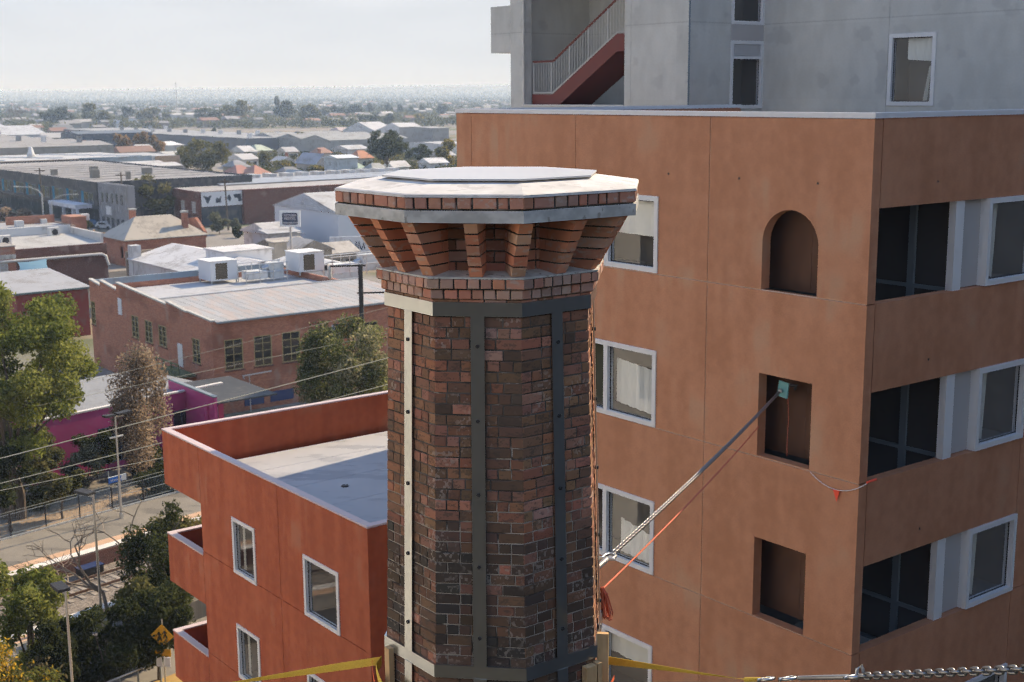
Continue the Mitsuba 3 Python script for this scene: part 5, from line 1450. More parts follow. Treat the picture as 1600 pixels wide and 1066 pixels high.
hl = [(6 + 2.1 * i, 6.7 + 2.1 * i, 2.6, 3.8) for i in range(6)]
F3 = walls(k, fr, La, Lb, 5.6, 'paint', np.array((.52, .53, .54)), hl, [])
for a, b, c, d in hl: simple_window(k, F3, -b, -a, c, d, (0, 1), (.6, .6, .6))
gable(k, fr, Lb, La, 5.6, 1.5, (.56, .56, .56), 'y', over=.3)
m = M(fr); m.box(-.1, 1.1, La - 1.2, La + .2, 0, 7.4, (.52, .53, .54)); m.part(k, 'pier', 'paint')
m = M(fr); m.box(-.3, Lb - 3, La + .2, La + .6, 0, 6.6); m.part(k, 'boundary_wall', 'stone_wall')
x, y = [-33.59, 153.12]
fr = grid(x, y); k = thing('white_rooftop_room', 'low white box room standing on the bright white roof', 'rooftop room')
m = M(fr); m.box(0, 6.2, 0, 5, 5.6, 7.7, (.68, .69, .71)); m.part(k, 'wall', 'paint'); m = M(fr); m.box(-.2, 6.4, -.2, 5.2, 7.702, 7.9, (.56, .56, .56)); m.part(k, 'roof', 'paint')
x, y, La, Lb = [-25.56, 158.59, 7.51, 8.41]
fr = grid(x, y); k = thing('white_side_hall', 'pale low hall with white roof to the right of the long white hall', 'building')
walls(k, fr, La + 2, Lb, 4.6, 'paint', np.array((.5, .52, .54))); gable(k, fr, Lb, La + 2, 4.6, 1.0, (.52, .53, .54), 'y')
x, y = [-30.2, 182.32]
fr = grid(x, y); k = thing('timber_cottage', 'small weathered timber cottage with square chimney below the hotel sign', 'house')
walls(k, fr, 5, 6, 4.2, 'paint', np.array((.34, .30, .25))); gable(k, fr, 6, 5, 4.2, 1.5, (.40, .38, .35), 'y', wall=(.32, .28, .23))
m = M(fr); m.box(-2.4, -.6, 1, 3, 0, 5.6, (.55, .48, .38)); m.part(k, 'chimney', 'paint'); m = M(fr); m.box(-2.6, -.4, .8, 3.2, 5.602, 5.8, (.42, .38, .32)); m.part(k, 'chimney_cap', 'paint')

# white building with the hotel sign
x, y, La, Lb = [-27.82, 211.49, 21.52, 2.14]
fr = grid(x, y); k = thing('white_gabled_building', 'white building with plain side wall behind the hotel sign', 'building')
walls(k, fr, La, 14, 7.0, 'plain', np.array((.52, .56, .63)))
gable(k, fr, 14, La, 7.0, 2.6, (.42, .43, .44), 'x', over=.2, hip=0, wall=(.40, .44, .50))
m = M(fr); m.box(.3, 9, -.6, .2, 7.6, 8.6, (.42, .46, .5)); m.part(k, 'roof_clutter', 'paint')
x, y = [-24.25, 144.28]
yy = 1.0
k = thing('hotel_sign', 'white square sign with dark blue rounded panel and lettering on a pole', 'sign')
D_ = math.hypot(x, y); fr = Frame(x, y, 0, 92)
zc, hw = 26 + -13.49, 2.28 / 2
zb_, zt_ = 26 + -14.37, 26 + -12.61
m = M(fr); m.tube([(0, .05, 5), (0, .05, zb_)], .12, 8); m.part(k, 'pole', 'rail_light', smooth=True)
m = M(fr); m.box(-hw, hw, -.05, .12, zb_, zt_, (.66, .72, .74)); m.part(k, 'board', 'plain')
rp = Polygon([(sx * (hw * .74 - .18) + .18 * math.cos(t), sz * ((zt_ - zb_) * .37 - .18) + .18 * math.sin(t)) for sx, sz, t0 in ((1, 1, 0), (-1, 1, 90), (-1, -1, 180), (1, -1, 270)) for t in np.radians(np.linspace(t0, t0 + 90, 6))])
pm = panel(Frame(*fr([[0, 0, (zb_ + zt_) / 2]])[0], 92), rp, -.062, -.045); put(k + '__blue_panel', pm, 'plain', color=np.tile((.02, .035, .08), (len(pm.vertices), 1)))
for i, (tx, hh) in enumerate((('VICTORIA', .26), ('HOTEL', .30), ('BRUNSWICK', .22))):
    tm = meshkit.text_mesh(tx, hh, .006, bold=True); v = np.array(tm.vertices); w_ = v[:, 0].max() - v[:, 0].min(); s_ = min(1.0, hw * 1.3 / w_)
    put(numbered(k + '__lettering'), trimesh.Trimesh(fr(np.stack([(v[:, 0] - v[:, 0].mean() * 0 - w_ / 2) * s_, -.066 - v[:, 2], v[:, 1] * s_ + (zb_ + zt_) / 2 + .28 - .40 * i], 1)), tm.faces, process=False), 'white_frame')
x, y = [-25.6, 203.05]
fr = grid(x, y, 0, 25); k = thing('graffiti_wall', 'low white wall sprayed with dark blue graffiti beside the chimney cap', 'wall')
m = M(fr); m.box(-2.5, 5, 0, .3, 0, 4.2, (.62, .65, .7)); m.part(k, 'wall', 'paint')
m = M(fr); r6 = np.random.default_rng(6)
for i in range(9):
    a = -2.0 + i * .55; m.tube([(a, -.012, 2.0 + r6.uniform(-.2, .2)), (a + r6.uniform(.1, .5), -.012, 3.4 + r6.uniform(-.3, .3)), (a + .45, -.012, 2.2)], .11, 4, (.03, .05, .11))
m.part(k, 'graffiti', 'plain')

# offices across the street
x, y, La, Lb = [-82.13, 261.92, 94.22, 18.72]
fr = grid(x, y); k = thing('dark_office', 'long dark grey office with blue window panels and white entrance canopy', 'building')
hl = [(2.2 + 8.6 * i + d, 2.2 + 8.6 * i + d + 2.3, 4.4, 6.7) for i in range(10) for d in (0, 2.6)]
F4 = walls(k, fr, La, 34, 9.0, 'paint', np.array((.045, .05, .058)), [h_ for h_ in hl if h_[1] < La], [])
for i, (a, b, c, d) in enumerate(h_ for h_ in hl if h_[1] < La):
    simple_window(k, F4, -b, -a, c, d, (1, 0), (.30, .26, .16) if i % 2 else (.25, .3, .33))
for i in range(10):
    a = 7.3 + 8.6 * i
    if a + 1.3 < La: m = M(F4); m.box(-a - 1.3, -a, -.05, .05, 4.2, 6.9, (.01, .16, .26)); m.part(k, 'blue_panel', 'plain')
m = M(F4); m.box(-La, 0, -.04, .0, .3, 3.6, (.02, .025, .025)); m.part(k, 'shopfront', 'dark_glass')
for a in np.arange(2, La, 3.1): m = M(F4); m.box(-a, -a + .15, -.1, -.04, .2, 3.7, (.06, .065, .07)); m.part(k, 'mullion', 'plain')
slab(k, fr, .25, 33.8, .25, La - .2, 8.6, 8.7, 'paint', (.29, .28, .27))
for i in range(9): m = M(fr); m.box(.3, 33.6, 4 + i * 8.5, 4.3 + i * 8.5, 8.70, 8.85, jit((.34, .33, .32), .15)); m.part(k, 'roof_rib', 'paint')
for bx, by, s, hh in ((6, 18, 1.6, 1.8), (3, 34, 1.2, 1.3), (10, 9, .8, 1.6), (14, 40, 1.5, 1.2), (20, 24, 1.8, 1.4)): m = M(fr); m.box(bx, bx + s, by, by + s, 8.7, 8.7 + hh, (.20, .19, .17)); m.part(k, 'roof_vent', 'paint')
m = M(F4); m.box(-19, -3, -3.4, -.05, 3.7, 4.5, (.60, .63, .70)); m.part(k, 'canopy', 'paint')
for a in (18.7, 11, 5.6, 3.3): m = M(F4); m.box(-a, -a + .5, -3.3, -2.8, 0, 3.7, (.56, .59, .66)); m.part(k, 'canopy_column', 'paint')
x, y, La, Lb = [-72.69, 250.17, 16.14, 1.69]
fr = grid(x, y); k = thing('corrugated_office', 'grey corrugated metal office with narrow windows and a white square sign', 'building')
hl = [(2.4 + 2.5 * i, 3.5 + 2.5 * i, 5.2, 7.2) for i in range(5)]
F5 = walls(k, fr, La, 1.5, 9.0, 'paint', np.array((.25, .255, .275)), hl, [])
for a, b, c, d in hl: simple_window(k, F5, -b, -a, c, d, (0, 0), (.1, .11, .12))
for a in np.arange(.4, La, 1.25): m = M(F5); m.box(-a - .12, -a, -.07, -.003, .3, 9.0, (.28, .285, .305)); m.part(k, 'rib', 'paint')
m = M(F5); m.box(-11, -8.2, -.14, -.08, 2.9, 4.6, (.66, .67, .69)); m.part(k, 'sign', 'paint')
for i in range(5): m = M(F5); m.box(-3.6 - 2.5 * i, -2.3 - 2.5 * i, -.03, -.001, .4, 2.4); m.part(k, 'ground_window', 'dark_glass')
slab(k, fr, .1, 1.4, .1, La - .1, 8.7, 8.8, 'paint', (.42, .42, .42))
x, y, La, Lb = [-61.74, 261.48, 36.28, 34.24]
fr = grid(x, y); k = thing('brick_warehouse', 'long dark red brick warehouse with white billboard and zigzag edged pale roof', 'building')
hl = [(2.0 + 5.2 * i, 3.6 + 5.2 * i, 2.6, 4.9) for i in range(6)]
F6 = walls(k, fr, La, 62, 7.0, 'dark_brick', None, hl, [])
for a, b, c, d in hl: simple_window(k, F6, -b, -a, c, d, (1, 1), (.6, .6, .58), glass='bay_white')
m = M(fr); m.box(9.2, 62, -1.0, -.004, 0, 7.0); m.part(k, 'front_wall', 'dark_brick')
m = M(fr); m.box(.3, 9.0, -.16, -.02, .2, 3.9, (.035, .05, .07)); m.part(k, 'dark_hoarding', 'paint')
slab(k, fr, .2, 61.8, .2, La, 6.7, 6.9, 'paint', (.36, .35, .34), dz=lambda x, y: .018 * y)
m = M(fr)
slab(k, fr, 10, 62, 11, 17.5, 7.25, 7.35, 'paint', (.30, .34, .40), 'raised_roof', dz=lambda x, y: .25 * (y - 11) * .4)
for i in range(13): m = M(fr); m.box(9 + i * 4, 10.6 + i * 4, 17.6, 21.5, 7.2, 8.7, (.52, .53, .54)); m.part(k, 'roof_light', 'paint')
b_ = thing('billboard', 'wide white billboard with four dark emblems on the brick warehouse', 'billboard')
m = M(fr); m.box(.3, 9.1, -.3, -.18, 4.0, 6.9, (.62, .66, .70)); m.part(b_, 'board', 'plain')
for i, (a, w_, pts) in enumerate(((.7, 1.5, [(-.6, .5), (0, .25), (.6, .5), (.25, -.1), (.1, -.5), (-.1, -.5), (-.25, -.1)]), (3.0, 1.2, [(-.5, -.3), (-.2, .2), (.1, -.1), (.5, .3), (.4, -.5), (-.4, -.5)]), (5.4, 1.2, [(-.4, .1), (0, .5), (.3, 0), (.1, -.4), (-.2, -.2)]), (7.2, 1.4, [(-.6, .45), (.5, .5), (.6, -.4), (.2, -.5), (0, .1), (-.4, 0)]))):
    cx_ = a + .9; pp = Polygon([(cx_ + u * w_, 5.45 + v_ * 1.5) for u, v_ in pts]).buffer(.05)
    mm = panel(fr, pp, -.312, -.30); put(numbered(b_ + '__emblem'), mm, 'plain', color=np.tile((.03, .045, .07), (len(mm.vertices), 1)))
# the tan and blue warehouse with the long white roof
x, y, La, Lb = [-145.4, 364.03, 20.91, 27.49]
L2 = 57.99
fr = grid(x, y); k = thing('tan_warehouse', 'long tan brick and blue grey warehouse with white roof and skylights', 'building')
m = M(fr); m.box(0, Lb, 0, .3, 0, 8); m.part(k, 'tan_wall', 'tan_brick')
m = M(fr); m.box(Lb, 49.29, .2, .5, 0, 8.2, (.22, .28, .33)); m.part(k, 'blue_wall', 'paint')
m = M(fr); m.box(50.29, L2, .0, .3, 0, 8.0); m.part(k, 'end_wall', 'tan_brick')
slab(k, fr, 0, L2 * .82, .3, 38, 7.9, 8.05, 'paint', (.43, .44, .45))
slab(k, fr, L2 * .82, L2, .3, 26, 7.8, 8.0, 'paint', (.40, .41, .42))
for i in range(16): a, b2_ = 4 + (i * 37 % 70) / 70 * L2 * .75, 3 + (i * 29 % 31); m = M(fr); m.box(a, a + 3.4, b2_, b2_ + 1.4, 8.052, 8.3, (.40, .46, .52)); m.part(k, 'skylight', 'paint')
m = M(fr); m.tube([(L2 * .36, 22, 8.2), (L2 * .36, 22, 11)], [1.3, .5], 8, (.6, .62, .64)); m.part(k, 'vent_cowl', 'paint')


# ------------------------------------------------------------------ other sheds and houses by table
def shed(label, v, La, h, wall, roof, ridges=3, rise=1.2, name='warehouse', vents=0, axis='x', extra=None):
    x, y, _, Lb = v; fr = grid(x, y); k = thing(name, label, 'warehouse')
    walls(k, fr, La, Lb, h, 'paint', np.array(jit(wall)), th=.4)
    w_ = La / ridges
    for i in range(ridges):
        f2 = sub(fr, 0, i * w_, 0); gable(k, f2, Lb, w_, h, rise, roof, 'x', over=.1, wall=wall)
    for i in range(vents):
        a, b = (i * .37 % 1) * Lb * .9 + 3, (i * .61 % 1) * La * .8 + 3
        m = M(fr); m.box(a, a + 1.6, b, b + 1.6, h, h + rise + 1.9, jit((.25, .26, .27) if i % 2 else (.62, .62, .62))); m.part(k, 'roof_vent', 'paint')
    return k


shed('pale undulating roofed warehouse at the far left', [-256.07, 636.02, 29.37, 35.27], 150, 7, (.40, .42, .45), (.42, .44, .47), 3, 4, axis='y')
shed('huge grey warehouse roof with white vents at the left', [-186.82, 452.28, 28.53, 53.2], 170, 8, (.30, .28, .26), (.27, .265, .26), 6, 1.2, vents=10)
shed('dark blue grey far building left of the white light mast', [-190.51, 586.74, 16.36, 34.19], 22, 9, (.045, .065, .10), (.12, .15, .19), 1, 1)
shed('small red walled block at the left end of the dark blue far building', [-197.84, 602.06, 6.64, 0.6], 8, 9.5, (.42, .05, .05), (.4, .05, .05), 1, .3, name='red_block')
shed('vast grey sawtooth roofed warehouse in the middle distance', [-112.88, 567.42, 134.54, 36.72], 230, 7.2, (.14, .15, .17), (.30, .31, .32), 9, .22, vents=14)
shed('grey warehouse with low curved roofs right of the sawtooth roof', [-73.86, 542.85, 20.13, 38.45], 70, 7, (.30, .31, .31), (.30, .31, .31), 3, 2.0)
shed('white vaulted roof warehouse left of the terracotta block', [-46.69, 615.86, 32.0, 12.29], 60, 8, (.55, .57, .6), (.50, .51, .52), 2, 4)
shed('square grey box building next to the white vaulted roof', [-33.23, 567.49, 2.71, 8.54], 26, 11, (.27, .28, .29), (.34, .34, .34), 1, .4)
shed('pale flat building right of the square grey box', [-27.03, 520.49, 4.99, 13.64], 26, 6, (.6, .61, .62), (.48, .48, .49), 1, .5)
shed('long white shed beyond the white light mast', [-297.2, 1179.95, 14.57, 24.23], 30, 8, (.6, .6, .58), (.50, .50, .49), 1, 1.5)
shed('white shed behind the small red house', [-145.37, 553.3, 6.69, 10.25], 26, 5, (.55, .55, .53), (.64, .64, .63), 1, 1.2)
shed('pale shed below the small red house', [-120.17, 465.21, 5.65, 6.43], 14, 5, (.55, .53, .5), (.46, .46, .44), 1, 1.0)
shed('grey roofed workshop left of the big round tree', [-104.11, 369.85, 8.07, 13.45], 22, 6, (.3, .28, .26), (.46, .46, .46), 2, .8)
shed('dark walled workshop behind the bushy pointed tree', [-78.84, 299.87, 7.18, 11.62], 18, 6, (.13, .11, .10), (.45, .44, .43), 1, .6)


def house(label, v, h, rise, wall, roof, axis='x', hip=2.5, La=9, name='house', chim=False):
    x, y, La_, Lb = v; La = max(5.5, min(La_, 13)) if La is None else La; Lb = max(Lb, 5)
    fr = grid(x, y); k = thing(name, label, 'house')
    walls(k, fr, La, Lb, h, 'paint', np.array(jit(wall)), th=.3)
    gable(k, fr, Lb, La, h, rise, roof, axis, over=.5, hip=hip, wall=wall)
    for u in (.25, .65): m = M(fr); m.box(Lb * u, Lb * u + 1.3, -.03, .02, 1.0, 2.3); m.part(k, 'window', 'dark_glass')
    if La > 6: m = M(fr); m.box(-.03, .02, La * .4, La * .4 + 1.3, 1.0, 2.3); m.part(k, 'window', 'dark_glass')
    if chim: m = M(fr); m.box(Lb * .6, Lb * .6 + .8, La * .3, La * .3 + .8, h, h + rise + 1.4); m.part(k, 'chimney', 'red_brick')
    return k


house('bluish grey gabled house above the pale zigzag roof edge', [-55.99, 348.29, 10.16, 5.25], 3.2, 2.6, (.30, .33, .35), (.30, .35, .38), 'y', 0, None)
house('low terracotta tiled house left of the bluish grey gable', [-73.56, 380.31, 9.45, 5.08], 3.2, 2.4, (.4, .33, .27), (.42, .21, .15), 'x', 3, None)
house('pale blue roofed cottage below the terracotta tiled house', [-70.72, 347.77, 10.16, 4.33], 3, 1.8, (.5, .5, .5), (.44, .52, .60), 'x', 1.5, None)
house('grey gabled house with sunlit white hip end', [-61.95, 422.07, 15.87, 5.51], 3.6, 3.4, (.5, .45, .42), (.36, .37, .42), 'y', 0, None, chim=True)
house('pale green roofed house with cream walls left of the chimney cap', [-48.88, 406.22, 7.74, 5.04], 3.2, 2.4, (.55, .55, .45), (.33, .43, .36), 'x', 3, None)
house('orange tiled house left of the large dark tree', [-53.26, 465.93, 7.21, 5.69], 3.4, 2.6, (.52, .5, .42), (.46, .20, .11), 'x', 2, None)
house('white roofed house at the left of the garden suburb', [-106.57, 533.05, 14.93, 3.49], 3, 2.2, (.55, .55, .55), (.52, .52, .52), 'x', 0, None)
house('pale green hip roofed house in the garden suburb', [-103.81, 544.31, 12.03, 6.82], 3, 2.2, (.5, .5, .45), (.42, .48, .38), 'x', 2.5, None)
house('long white house below the pale green hip roof', [-94.89, 470.63, 12.43, 5.98], 3, 1.8, (.55, .55, .54), (.48, .48, .48), 'x', 0, None)
house('white house with brick chimney left of the grey gabled house', [-77.94, 451.16, 7.35, 3.97], 3, 1.8, (.55, .52, .5), (.48, .47, .45), 'y', 0, None, chim=True)
house('pale blue two storey block behind the orange tiled house', [-52.47, 402.92, 8.41, 6.89], 6.5, .8, (.52, .58, .64), (.58, .62, .66), 'x', 0, None)
house('low green roofed house just above the warehouse roof', [-47.94, 341.14, 10.23, 4.11], 2.8, 1.2, (.3, .33, .28), (.30, .40, .30), 'x', 1, None)
house('white canopied house just left of the chimney cap', [-47.24, 350.87, 5.96, 6.2], 2.8, 1.6, (.55, .55, .56), (.55, .55, .57), 'x', 2, None)
house('pink roofed house right of the large dark tree', [-40.57, 589.91, 9.58, 8.15], 3.4, 2.4, (.5, .4, .36), (.46, .27, .23), 'x', 2, None)
house('small red house between two slim cypresses', [-164.48, 655.53, 14.37, 4.58], 4.0, 1.6, (.20, .075, .065), (.22, .10, .09), 'x', 1, 7)
house('brown roofed house at the right below the yellow tree', [-19.31, 368.88, 8.08, 6.51], 3, 2.0, (.4, .32, .28), (.30, .25, .23), 'x', 2, None)
house('pale house glimpsed right of the smaller dark tree', [-26.1, 428.88, 6.64, 6.89], 3.4, 1.6, (.6, .62, .66), (.58, .6, .63), 'x', 0, None)
house('pink house far behind the spreading olive tree', [-103.31, 809.21, 14.68, 8.22], 3.4, 2, (.52, .40, .37), (.5, .42, .40), 'x', 1, None)
house('white house far behind the dark conifer', [-300.03, 1018.99, 24.54, 4.82], 4, 3, (.6, .6, .6), (.48, .48, .48), 'y', 0, None)
house('white house left of the wide olive brown tree', [-300.34, 1061.72, 19.32, 4.06], 4, 3, (.6, .6, .6), (.48, .48, .46), 'y', 0, None)
house('pale house right of the thin crowned far tree', [-480.51, 1488.7, 37.05, 1.45], 4, 2, (.6, .58, .55), (.48, .48, .48), 'x', 0, None)

# light mast, power poles, street lights, car
x, y = [-302.64, 1213.8]
k = thing('light_mast', 'tall thin light mast standing among the far trees', 'mast'); m = M(); m.tube([(x, y, 0), (x, y, 36)], [.4, .2], 6); m.part(k, 'pole', 'rail_light'); m = M(); m.box(x - .6, x + .6, y - .2, y + .2, 35.4, 36.2); m.part(k, 'lamp_frame', 'rail_light')
for i, (lb, (px_, py_), h) in enumerate((('timber power pole in front of the dark office', [-95.25, 267.86], 11.6), ('leaning timber power pole below the billboard', [-54.89, 255.09], 10.0), ('timber power pole beside the bushy pointed tree', [-76.99, 261.49], 11))):
    k = thing('street_pole', lb, 'pole'); m = M(); m.tube([(px_, py_, 0), (px_ - .3 * (i == 1), py_, h)], [.2, .13], 7); m.part(k, 'post', 'bark'); m = M(grid(px_, py_, 0, 60)); m.box(-1.3, 1.3, -.07, .07, h - .7, h - .5); m.part(k, 'crossarm', 'bark')
for i, (lb, (px_, py_), h, s) in enumerate((('curved street light reaching left before the dark office', [-94.33, 265.2], 8.0, -1), ('curved street light reaching right before the entrance canopy', [-91.58, 262.47], 6.6, 1))):
    k = thing('street_light', lb, 'street light'); fr = Frame(px_ + .5, py_ - 1, 0, 90)
    m = M(fr); m.tube([(0, 0, 0), (0, 0, h - 1.5), (s * .8, 0, h - .6), (s * 2.4, 0, h), (s * 4.6, 0, h + .1)], [.16, .14, .11, .09, .08], 7); m.part(k, 'pole', 'rail_light', smooth=True)
    m = M(fr); m.hexa([(s * xx, yy, h + .1 + dz) for xx in (4.5, 5.5) for yy in (-.2, .2) for dz in (-.1, .1)]); m.part(k, 'head', 'galvanised')


def car(label, x, y, az, col, glass='dark_glass'):
    fr = Frame(x, y, .05, az); k = thing('parked_car', label, 'car')
    side = [(-2.15, .35), (-2.2, .7), (-1.9, .85), (-1.35, 1.35), (.55, 1.4), (1.2, .95), (2.05, .82), (2.2, .6), (2.15, .3)]
    body = Polygon(side).buffer(.06); mm = panel(fr, body, -.82, .82); put(k + '__body', mm, 'plain', color=np.tile(col, (len(mm.vertices), 1)))
    for s in (-1, 1):
        m = M(fr); m.prism([(-1.25, s * .885, .92), (.95, s * .885, .92), (.5, s * .885, 1.30), (-1.0, s * .885, 1.30)], (0, s * .01, 0)); m.part(k, 'side_window', glass)
    m = M(fr); m.hexa([(xx, yy, zz) for xx, zz in ((.68, 1.36), (1.24, 1.0)) for yy in (-.7, .7) for zz in (zz - .02, zz + .03)]) if False else m.box(.70, .74, -.7, .7, .98, 1.34); m.part(k, 'windscreen', glass)
    for wx in (-1.35, 1.4):
        for s in (-1, 1): m = M(fr); m.tube([(wx, s * .66, .31), (wx, s * .90, .31)], .32, 14); m.part(k, 'wheel', 'bolt_black')
    for s in (-1, 1): m = M(fr); m.box(2.18, 2.27, s * .75 - .2 * (s > 0), s * .75 + .2 * (s < 0), .55, .7, (.7, .7, .68)); m.part(k, 'headlight', 'plain')


car('white car parked on the street in front of the old house roof', -79.86, 259.19, 120, (.50, .51, .52))
car('silver car under the white entrance canopy', -90.27, 274.23, 150, (.4, .42, .45))
car('blue car parked beside the white car on the street', -84.03, 263.23, 140, (.05, .12, .22))
k = thing('yellow_sign_box', 'small yellow box sign at the foot of the bushy pointed tree', 'sign'); x, y = [-79.64, 274.86]; m = M(); m.box(x - 1.0, x + 1.0, y, y + .4, .6, 2.4, (.65, .40, .03)); m.part(k, 'box', 'plain'); m = M(); m.tube([(x, y + .2, 0), (x, y + .2, .6)], .08, 6); m.part(k, 'post', 'loggia_frame')
x, y = [-96.32, 267.94]
structure('street', M(grid(x, y)).box(-12, -1.5, -40, 120, 0, .01).mesh(), 'road_asphalt', 'street in front of the dark office', 'street')

# warning sign and handrail at the lower left
x, y = [-15.38, 54.16]
hz = 2.75
fr = Frame(x, y, 0, 100); k = thing('warning_sign', 'yellow diamond warning sign with black walking figures beside the red wing', 'sign')
m = M(fr); m.tube([(0, .04, 0), (0, .04, hz + .75)], .035, 7); m.part(k, 'post', 'galvanised')
d_ = panel(fr, Polygon([(0, hz - .5), (.5, hz), (0, hz + .5), (-.5, hz)]).buffer(.03), -.02, 0.0); put(k + '__diamond', d_, 'plain', color=np.tile((.60, .30, .015), (len(d_.vertices), 1)))
for (u, v_, s_) in ((-.14, -.02, 1.), (.13, .08, .85)):
    m = M(fr); col = (.015, .013, .01)
    m.tube([(u, -.024, hz + v_ + .2 * s_), (u + .02, -.024, hz + v_ - .02)], .045 * s_, 6, col); m.tube([(u + .02, -.024, hz + v_), (u - .1 * s_, -.024, hz + v_ - .22 * s_)], .03, 5, col); m.tube([(u + .02, -.024, hz + v_), (u + .12 * s_, -.024, hz + v_ - .2 * s_)], .03, 5, col)
    m.tube([(u - .13 * s_, -.024, hz + v_ + .02), (u, -.024, hz + v_ + .16 * s_), (u + .13 * s_, -.024, hz + v_ + .05)], .024, 5, col); m.tube([(u, -.026, hz + v_ + .28 * s_), (u, -.022, hz + v_ + .29 * s_)], .05 * s_, 8, col)
    m.part(k, 'figure', 'plain')
m = M(fr); m.box(-.36, .36, -.02, .0, hz - .95, hz - .62, (.60, .30, .015)); m.part(k, 'supplementary_plate', 'plain')
for u in (-.34, .05): m = M(fr); m.box(u, u + .27, -.02, 0, hz - 1.45, hz - 1.0, (.62, .62, .64)); m.part(k, 'white_plate', 'plain')
k = thing('handrail', 'pale pipe handrail with dark post in the bottom left, before the yellow pavement', 'handrail')
a_, b_ = np.array([*[-17.29, 53.26], 1.15]), np.array([*[-15.83, 55.13], 1.15])
m = M(); m.tube([a_ + (a_ - b_) * 1, b_ + (b_ - a_) * .2], .045, 6); m.part(k, 'rail', 'galvanised')
for t in (-.6, .1, .5, 1.0): p = a_ + (b_ - a_) * t; m = M(); m.tube([[p[0], p[1], 0], p], .045, 6); m.part(k, 'post', 'loggia_frame')
x, y = [-15.41, 53.85]
structure('yellow_pavement', M(TR).box(-8.07, 40, -26, -14.67, 0, .016).mesh(), 'yellow_paint', 'ochre painted pavement beside the red wing', 'pavement')
material('yellow_paint', lambda p, n, uv: mix((.30, .19, .06), (.46, .31, .12), fbm(p.x * 1.2, p.y * 1.2, 1.0, 4)), .9)

# ------------------------------------------------------------------ the suburb beyond, as a mass
r9 = np.random.default_rng(21)
hs = M(); N_ = 0
for i in range(420):
    D = 520 * (6.5) ** r9.random(); px = r9.uniform(-120, 830); x = (px - 800) / 2056 * D; y = D
    if D < 1000 and px > 200: continue
    x += r9.uniform(-20, 20); z = float(hill_z(np.array([x]), np.array([y]))[0]); s = r9.uniform(4, 8) * (1 + D / 14000); L = s * r9.uniform(1, 2.2); h = r9.uniform(3, 6) * (1 + D / 9000)
    fr = grid(x, y, z, r9.uniform(-12, 12)); wc = jit((.26, .25, .24), .35); rc = [(.42, .42, .42), (.26, .26, .27), (.24, .15, .12), (.18, .19, .20), (.30, .30, .30)][r9.integers(5)]
    hs.fr = None
    p = fr([(a, b, c) for a in (0, L) for b in (0, s) for c in (-2, h)]); hs.hexa(p, wc)
    q = fr([(-.5, -.5, h), (L + .5, -.5, h), (L + .5, s + .5, h), (-.5, s + .5, h), (0, s / 2, h + s * .28), (L, s / 2, h + s * .28)]); hs.add(q, [[0, 1, 5], [0, 5, 4], [2, 3, 4], [2, 4, 5], [0, 4, 3], [1, 2, 5]], jit(rc))
k = thing('distant_houses', 'mass of tiny far off houses spreading to the hills', 'houses', kind='stuff'); hs.put(k, 'plain')
cen, rad = [], []
for i in range(8500):
    D = 620 * (18) ** r9.random(); px = r9.uniform(-120, 830); x = (px - 800) / 2056 * D
    if D < 1000 and not (px < 110 and D > 800): continue
    z = float(hill_z(np.array([x]), np.array([D]))[0]); h = r9.uniform(3.0, 7.5) * (1 + D / 12000); cen.append([x, D, z + h * .5]); rad.append([h * r9.uniform(.5, 1.0), h * .7, h * .55])
cen, rad = np.array(cen), np.array(rad)
v, f, c = [], [], []; n0_ = 0
for lo, hi, per, lf in ((0, 1500, 60, 1.1), (1500, 3200, 24, 2.3), (3200, 12000, 11, 5.5)):
    s = (cen[:, 1] >= lo) & (cen[:, 1] < hi)
    a, b, d = leaves(cen[s], rad[s], int(s.sum() * per), lf, np.array(GREENS['dark'] + GREENS['olive'] + GREENS['grey']) if lo == 0 else np.array(GREENS['far']), r9, shell=.3, vary=.25 if lo == 0 else .06)
    v.append(a); f.append(b + n0_); c.append(d); n0_ += len(a)
k = thing('distant_trees', 'mass of far off trees among the houses towards the hills', 'trees', kind='stuff')
put(k, trimesh.Trimesh(np.vstack(v), np.vstack(f), process=False), 'leaf', color=np.vstack(c))

# small roofs between the old house and the hotel sign
for lb, v, h, rise, wall, roof, ax in (
    ('low dark timber shed with rusty roof left of the hotel sign', [-34.01, 191.78, 6.95, 2.04], 3.4, 1.4, (.20, .17, .14), (.34, .32, .30), 'x'),
    ('white roofed outbuilding with vents left of the white gabled building', [-37.8, 207.44, 9.85, 1.99], 4, 1.5, (.5, .5, .5), (.46, .46, .46), 'x'),
    ('small grey box shed beside the white gabled building', [-37.96, 205.59, 2.65, 1.3], 4.4, .4, (.40, .41, .45), (.40, .41, .43), 'x'),
    ('dark roofed lean to below the white gabled building', [-26.62, 188.37, 4.97, 4.04], 3.2, 1.3, (.22, .20, .18), (.42, .40, .37), 'x')):
    house(lb, v, h, rise, wall, roof, ax, 0, None, name='outbuilding')

# garden greenery between the houses
r8 = np.random.default_rng(31); cen, rad = [], []
for i in range(420):
    D = r8.uniform(385, 560); px = r8.uniform(352, 730) + (D - 400) * .1; h = r8.uniform(1.4, 3.6)
    cen.append([(px - 800) / 2056 * D, D, h * .5]); rad.append([h * r8.uniform(.6, 1.5), h * .8, h * .55])
cen, rad = np.array(cen), np.array(rad)
v, f, c = leaves(cen, rad, 420 * 70, .55, np.array(GREENS['olive'] + GREENS['yellow'] + GREENS['dark']), r8, shell=.3)
k = thing('garden_shrubs', 'low garden greenery between the houses of the near suburb', 'shrubs', kind='stuff'); put(k, trimesh.Trimesh(v, f, process=False), 'leaf', color=c)

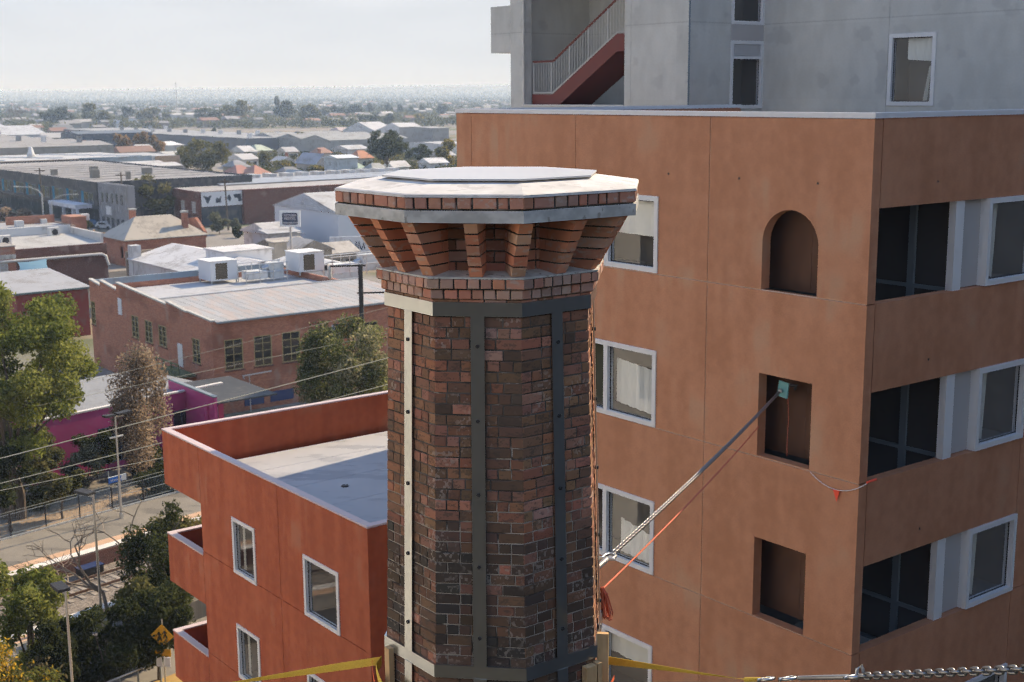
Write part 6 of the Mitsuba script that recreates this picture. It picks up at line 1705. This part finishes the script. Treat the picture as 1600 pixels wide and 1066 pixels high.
for a in (
    ('cream gabled house left of the garden tree behind the grey gabled house', [-88.66, 525.84, 7.73, 5.05], 3.2, 1.8, (.5, .48, .42), (.40, .40, .41), 'x', 0, None),
    ('white flat shed in front of the dark wall of the sawtooth warehouse', [-107.14, 586.02, 15.49, 9.85], 4, .8, (.5, .5, .5), (.52, .52, .52), 'x', 0, None),
    ('rust roofed cottage right of the garden tree', [-73.6, 512.55, 7.05, 5.12], 3.2, 2.0, (.42, .38, .34), (.34, .20, .15), 'x', 1.5, None),
    ('white terrace row beyond the pale blue two storey block', [-64.17, 526.74, 17.74, 9.26], 4, 1.4, (.55, .55, .55), (.44, .45, .46), 'x', 0, None),
    ('grey hip roofed house just under the big round tree on its right', [-86.76, 417.76, 9.04, 4.95], 3.2, 2.0, (.42, .40, .38), (.30, .31, .33), 'x', 2, None),
    ('red tiled house between the big round tree and the terracotta tiled house', [-79.07, 383.93, 8.96, 2.18], 3.2, 2.2, (.44, .36, .3), (.40, .20, .16), 'x', 2, None),
    ('cream cottage with dark roof below the garden hedge', [-65.79, 388.81, 6.83, 4.43], 3, 1.6, (.52, .48, .4), (.20, .21, .22), 'x', 1.5, None),
    ('pale house with grey roof below the orange tiled house', [-41.6, 402.09, 6.27, 3.47], 3, 1.8, (.5, .52, .5), (.36, .38, .38), 'x', 1.5, None),
    ('small white house behind the trunk of the large dark tree', [-36.73, 415.28, 5.95, 5.8], 3, 1.8, (.58, .58, .58), (.5, .5, .5), 'x', 0, None),
    ('pale roofed house right of the smaller dark tree beside the pink roof', [-25.04, 480.71, 9.48, 6.02], 3.4, 1.8, (.52, .5, .48), (.42, .42, .43), 'x', 0, None)):
    house(*a)

for i, (lb, (x, y), h, w, kind) in enumerate([
    ('dark young tree before the left half of the magenta wall', [-31.12, 83.13], 5.0, 3.6, 'olive'), ('leafy young tree before the dark magenta doorway, left of the blue sign', [-28.28, 85.93], 4.4, 3.4, 'dark'),
    ('low scrub at the foot of the gum tree', [-30.97, 80.17], 2.2, 5.0, 'olive'), ('scrub between the blue sign and the dark shrub', [-25.12, 86.75], 2.6, 3.4, 'dark')]):
    tree('verge_tree', lb, x, y, h, w, kind, n=5200, leaf=.12, seed=360 + i, clumps=18, trunk=.2 if h > 3 else .03, spread=.3)
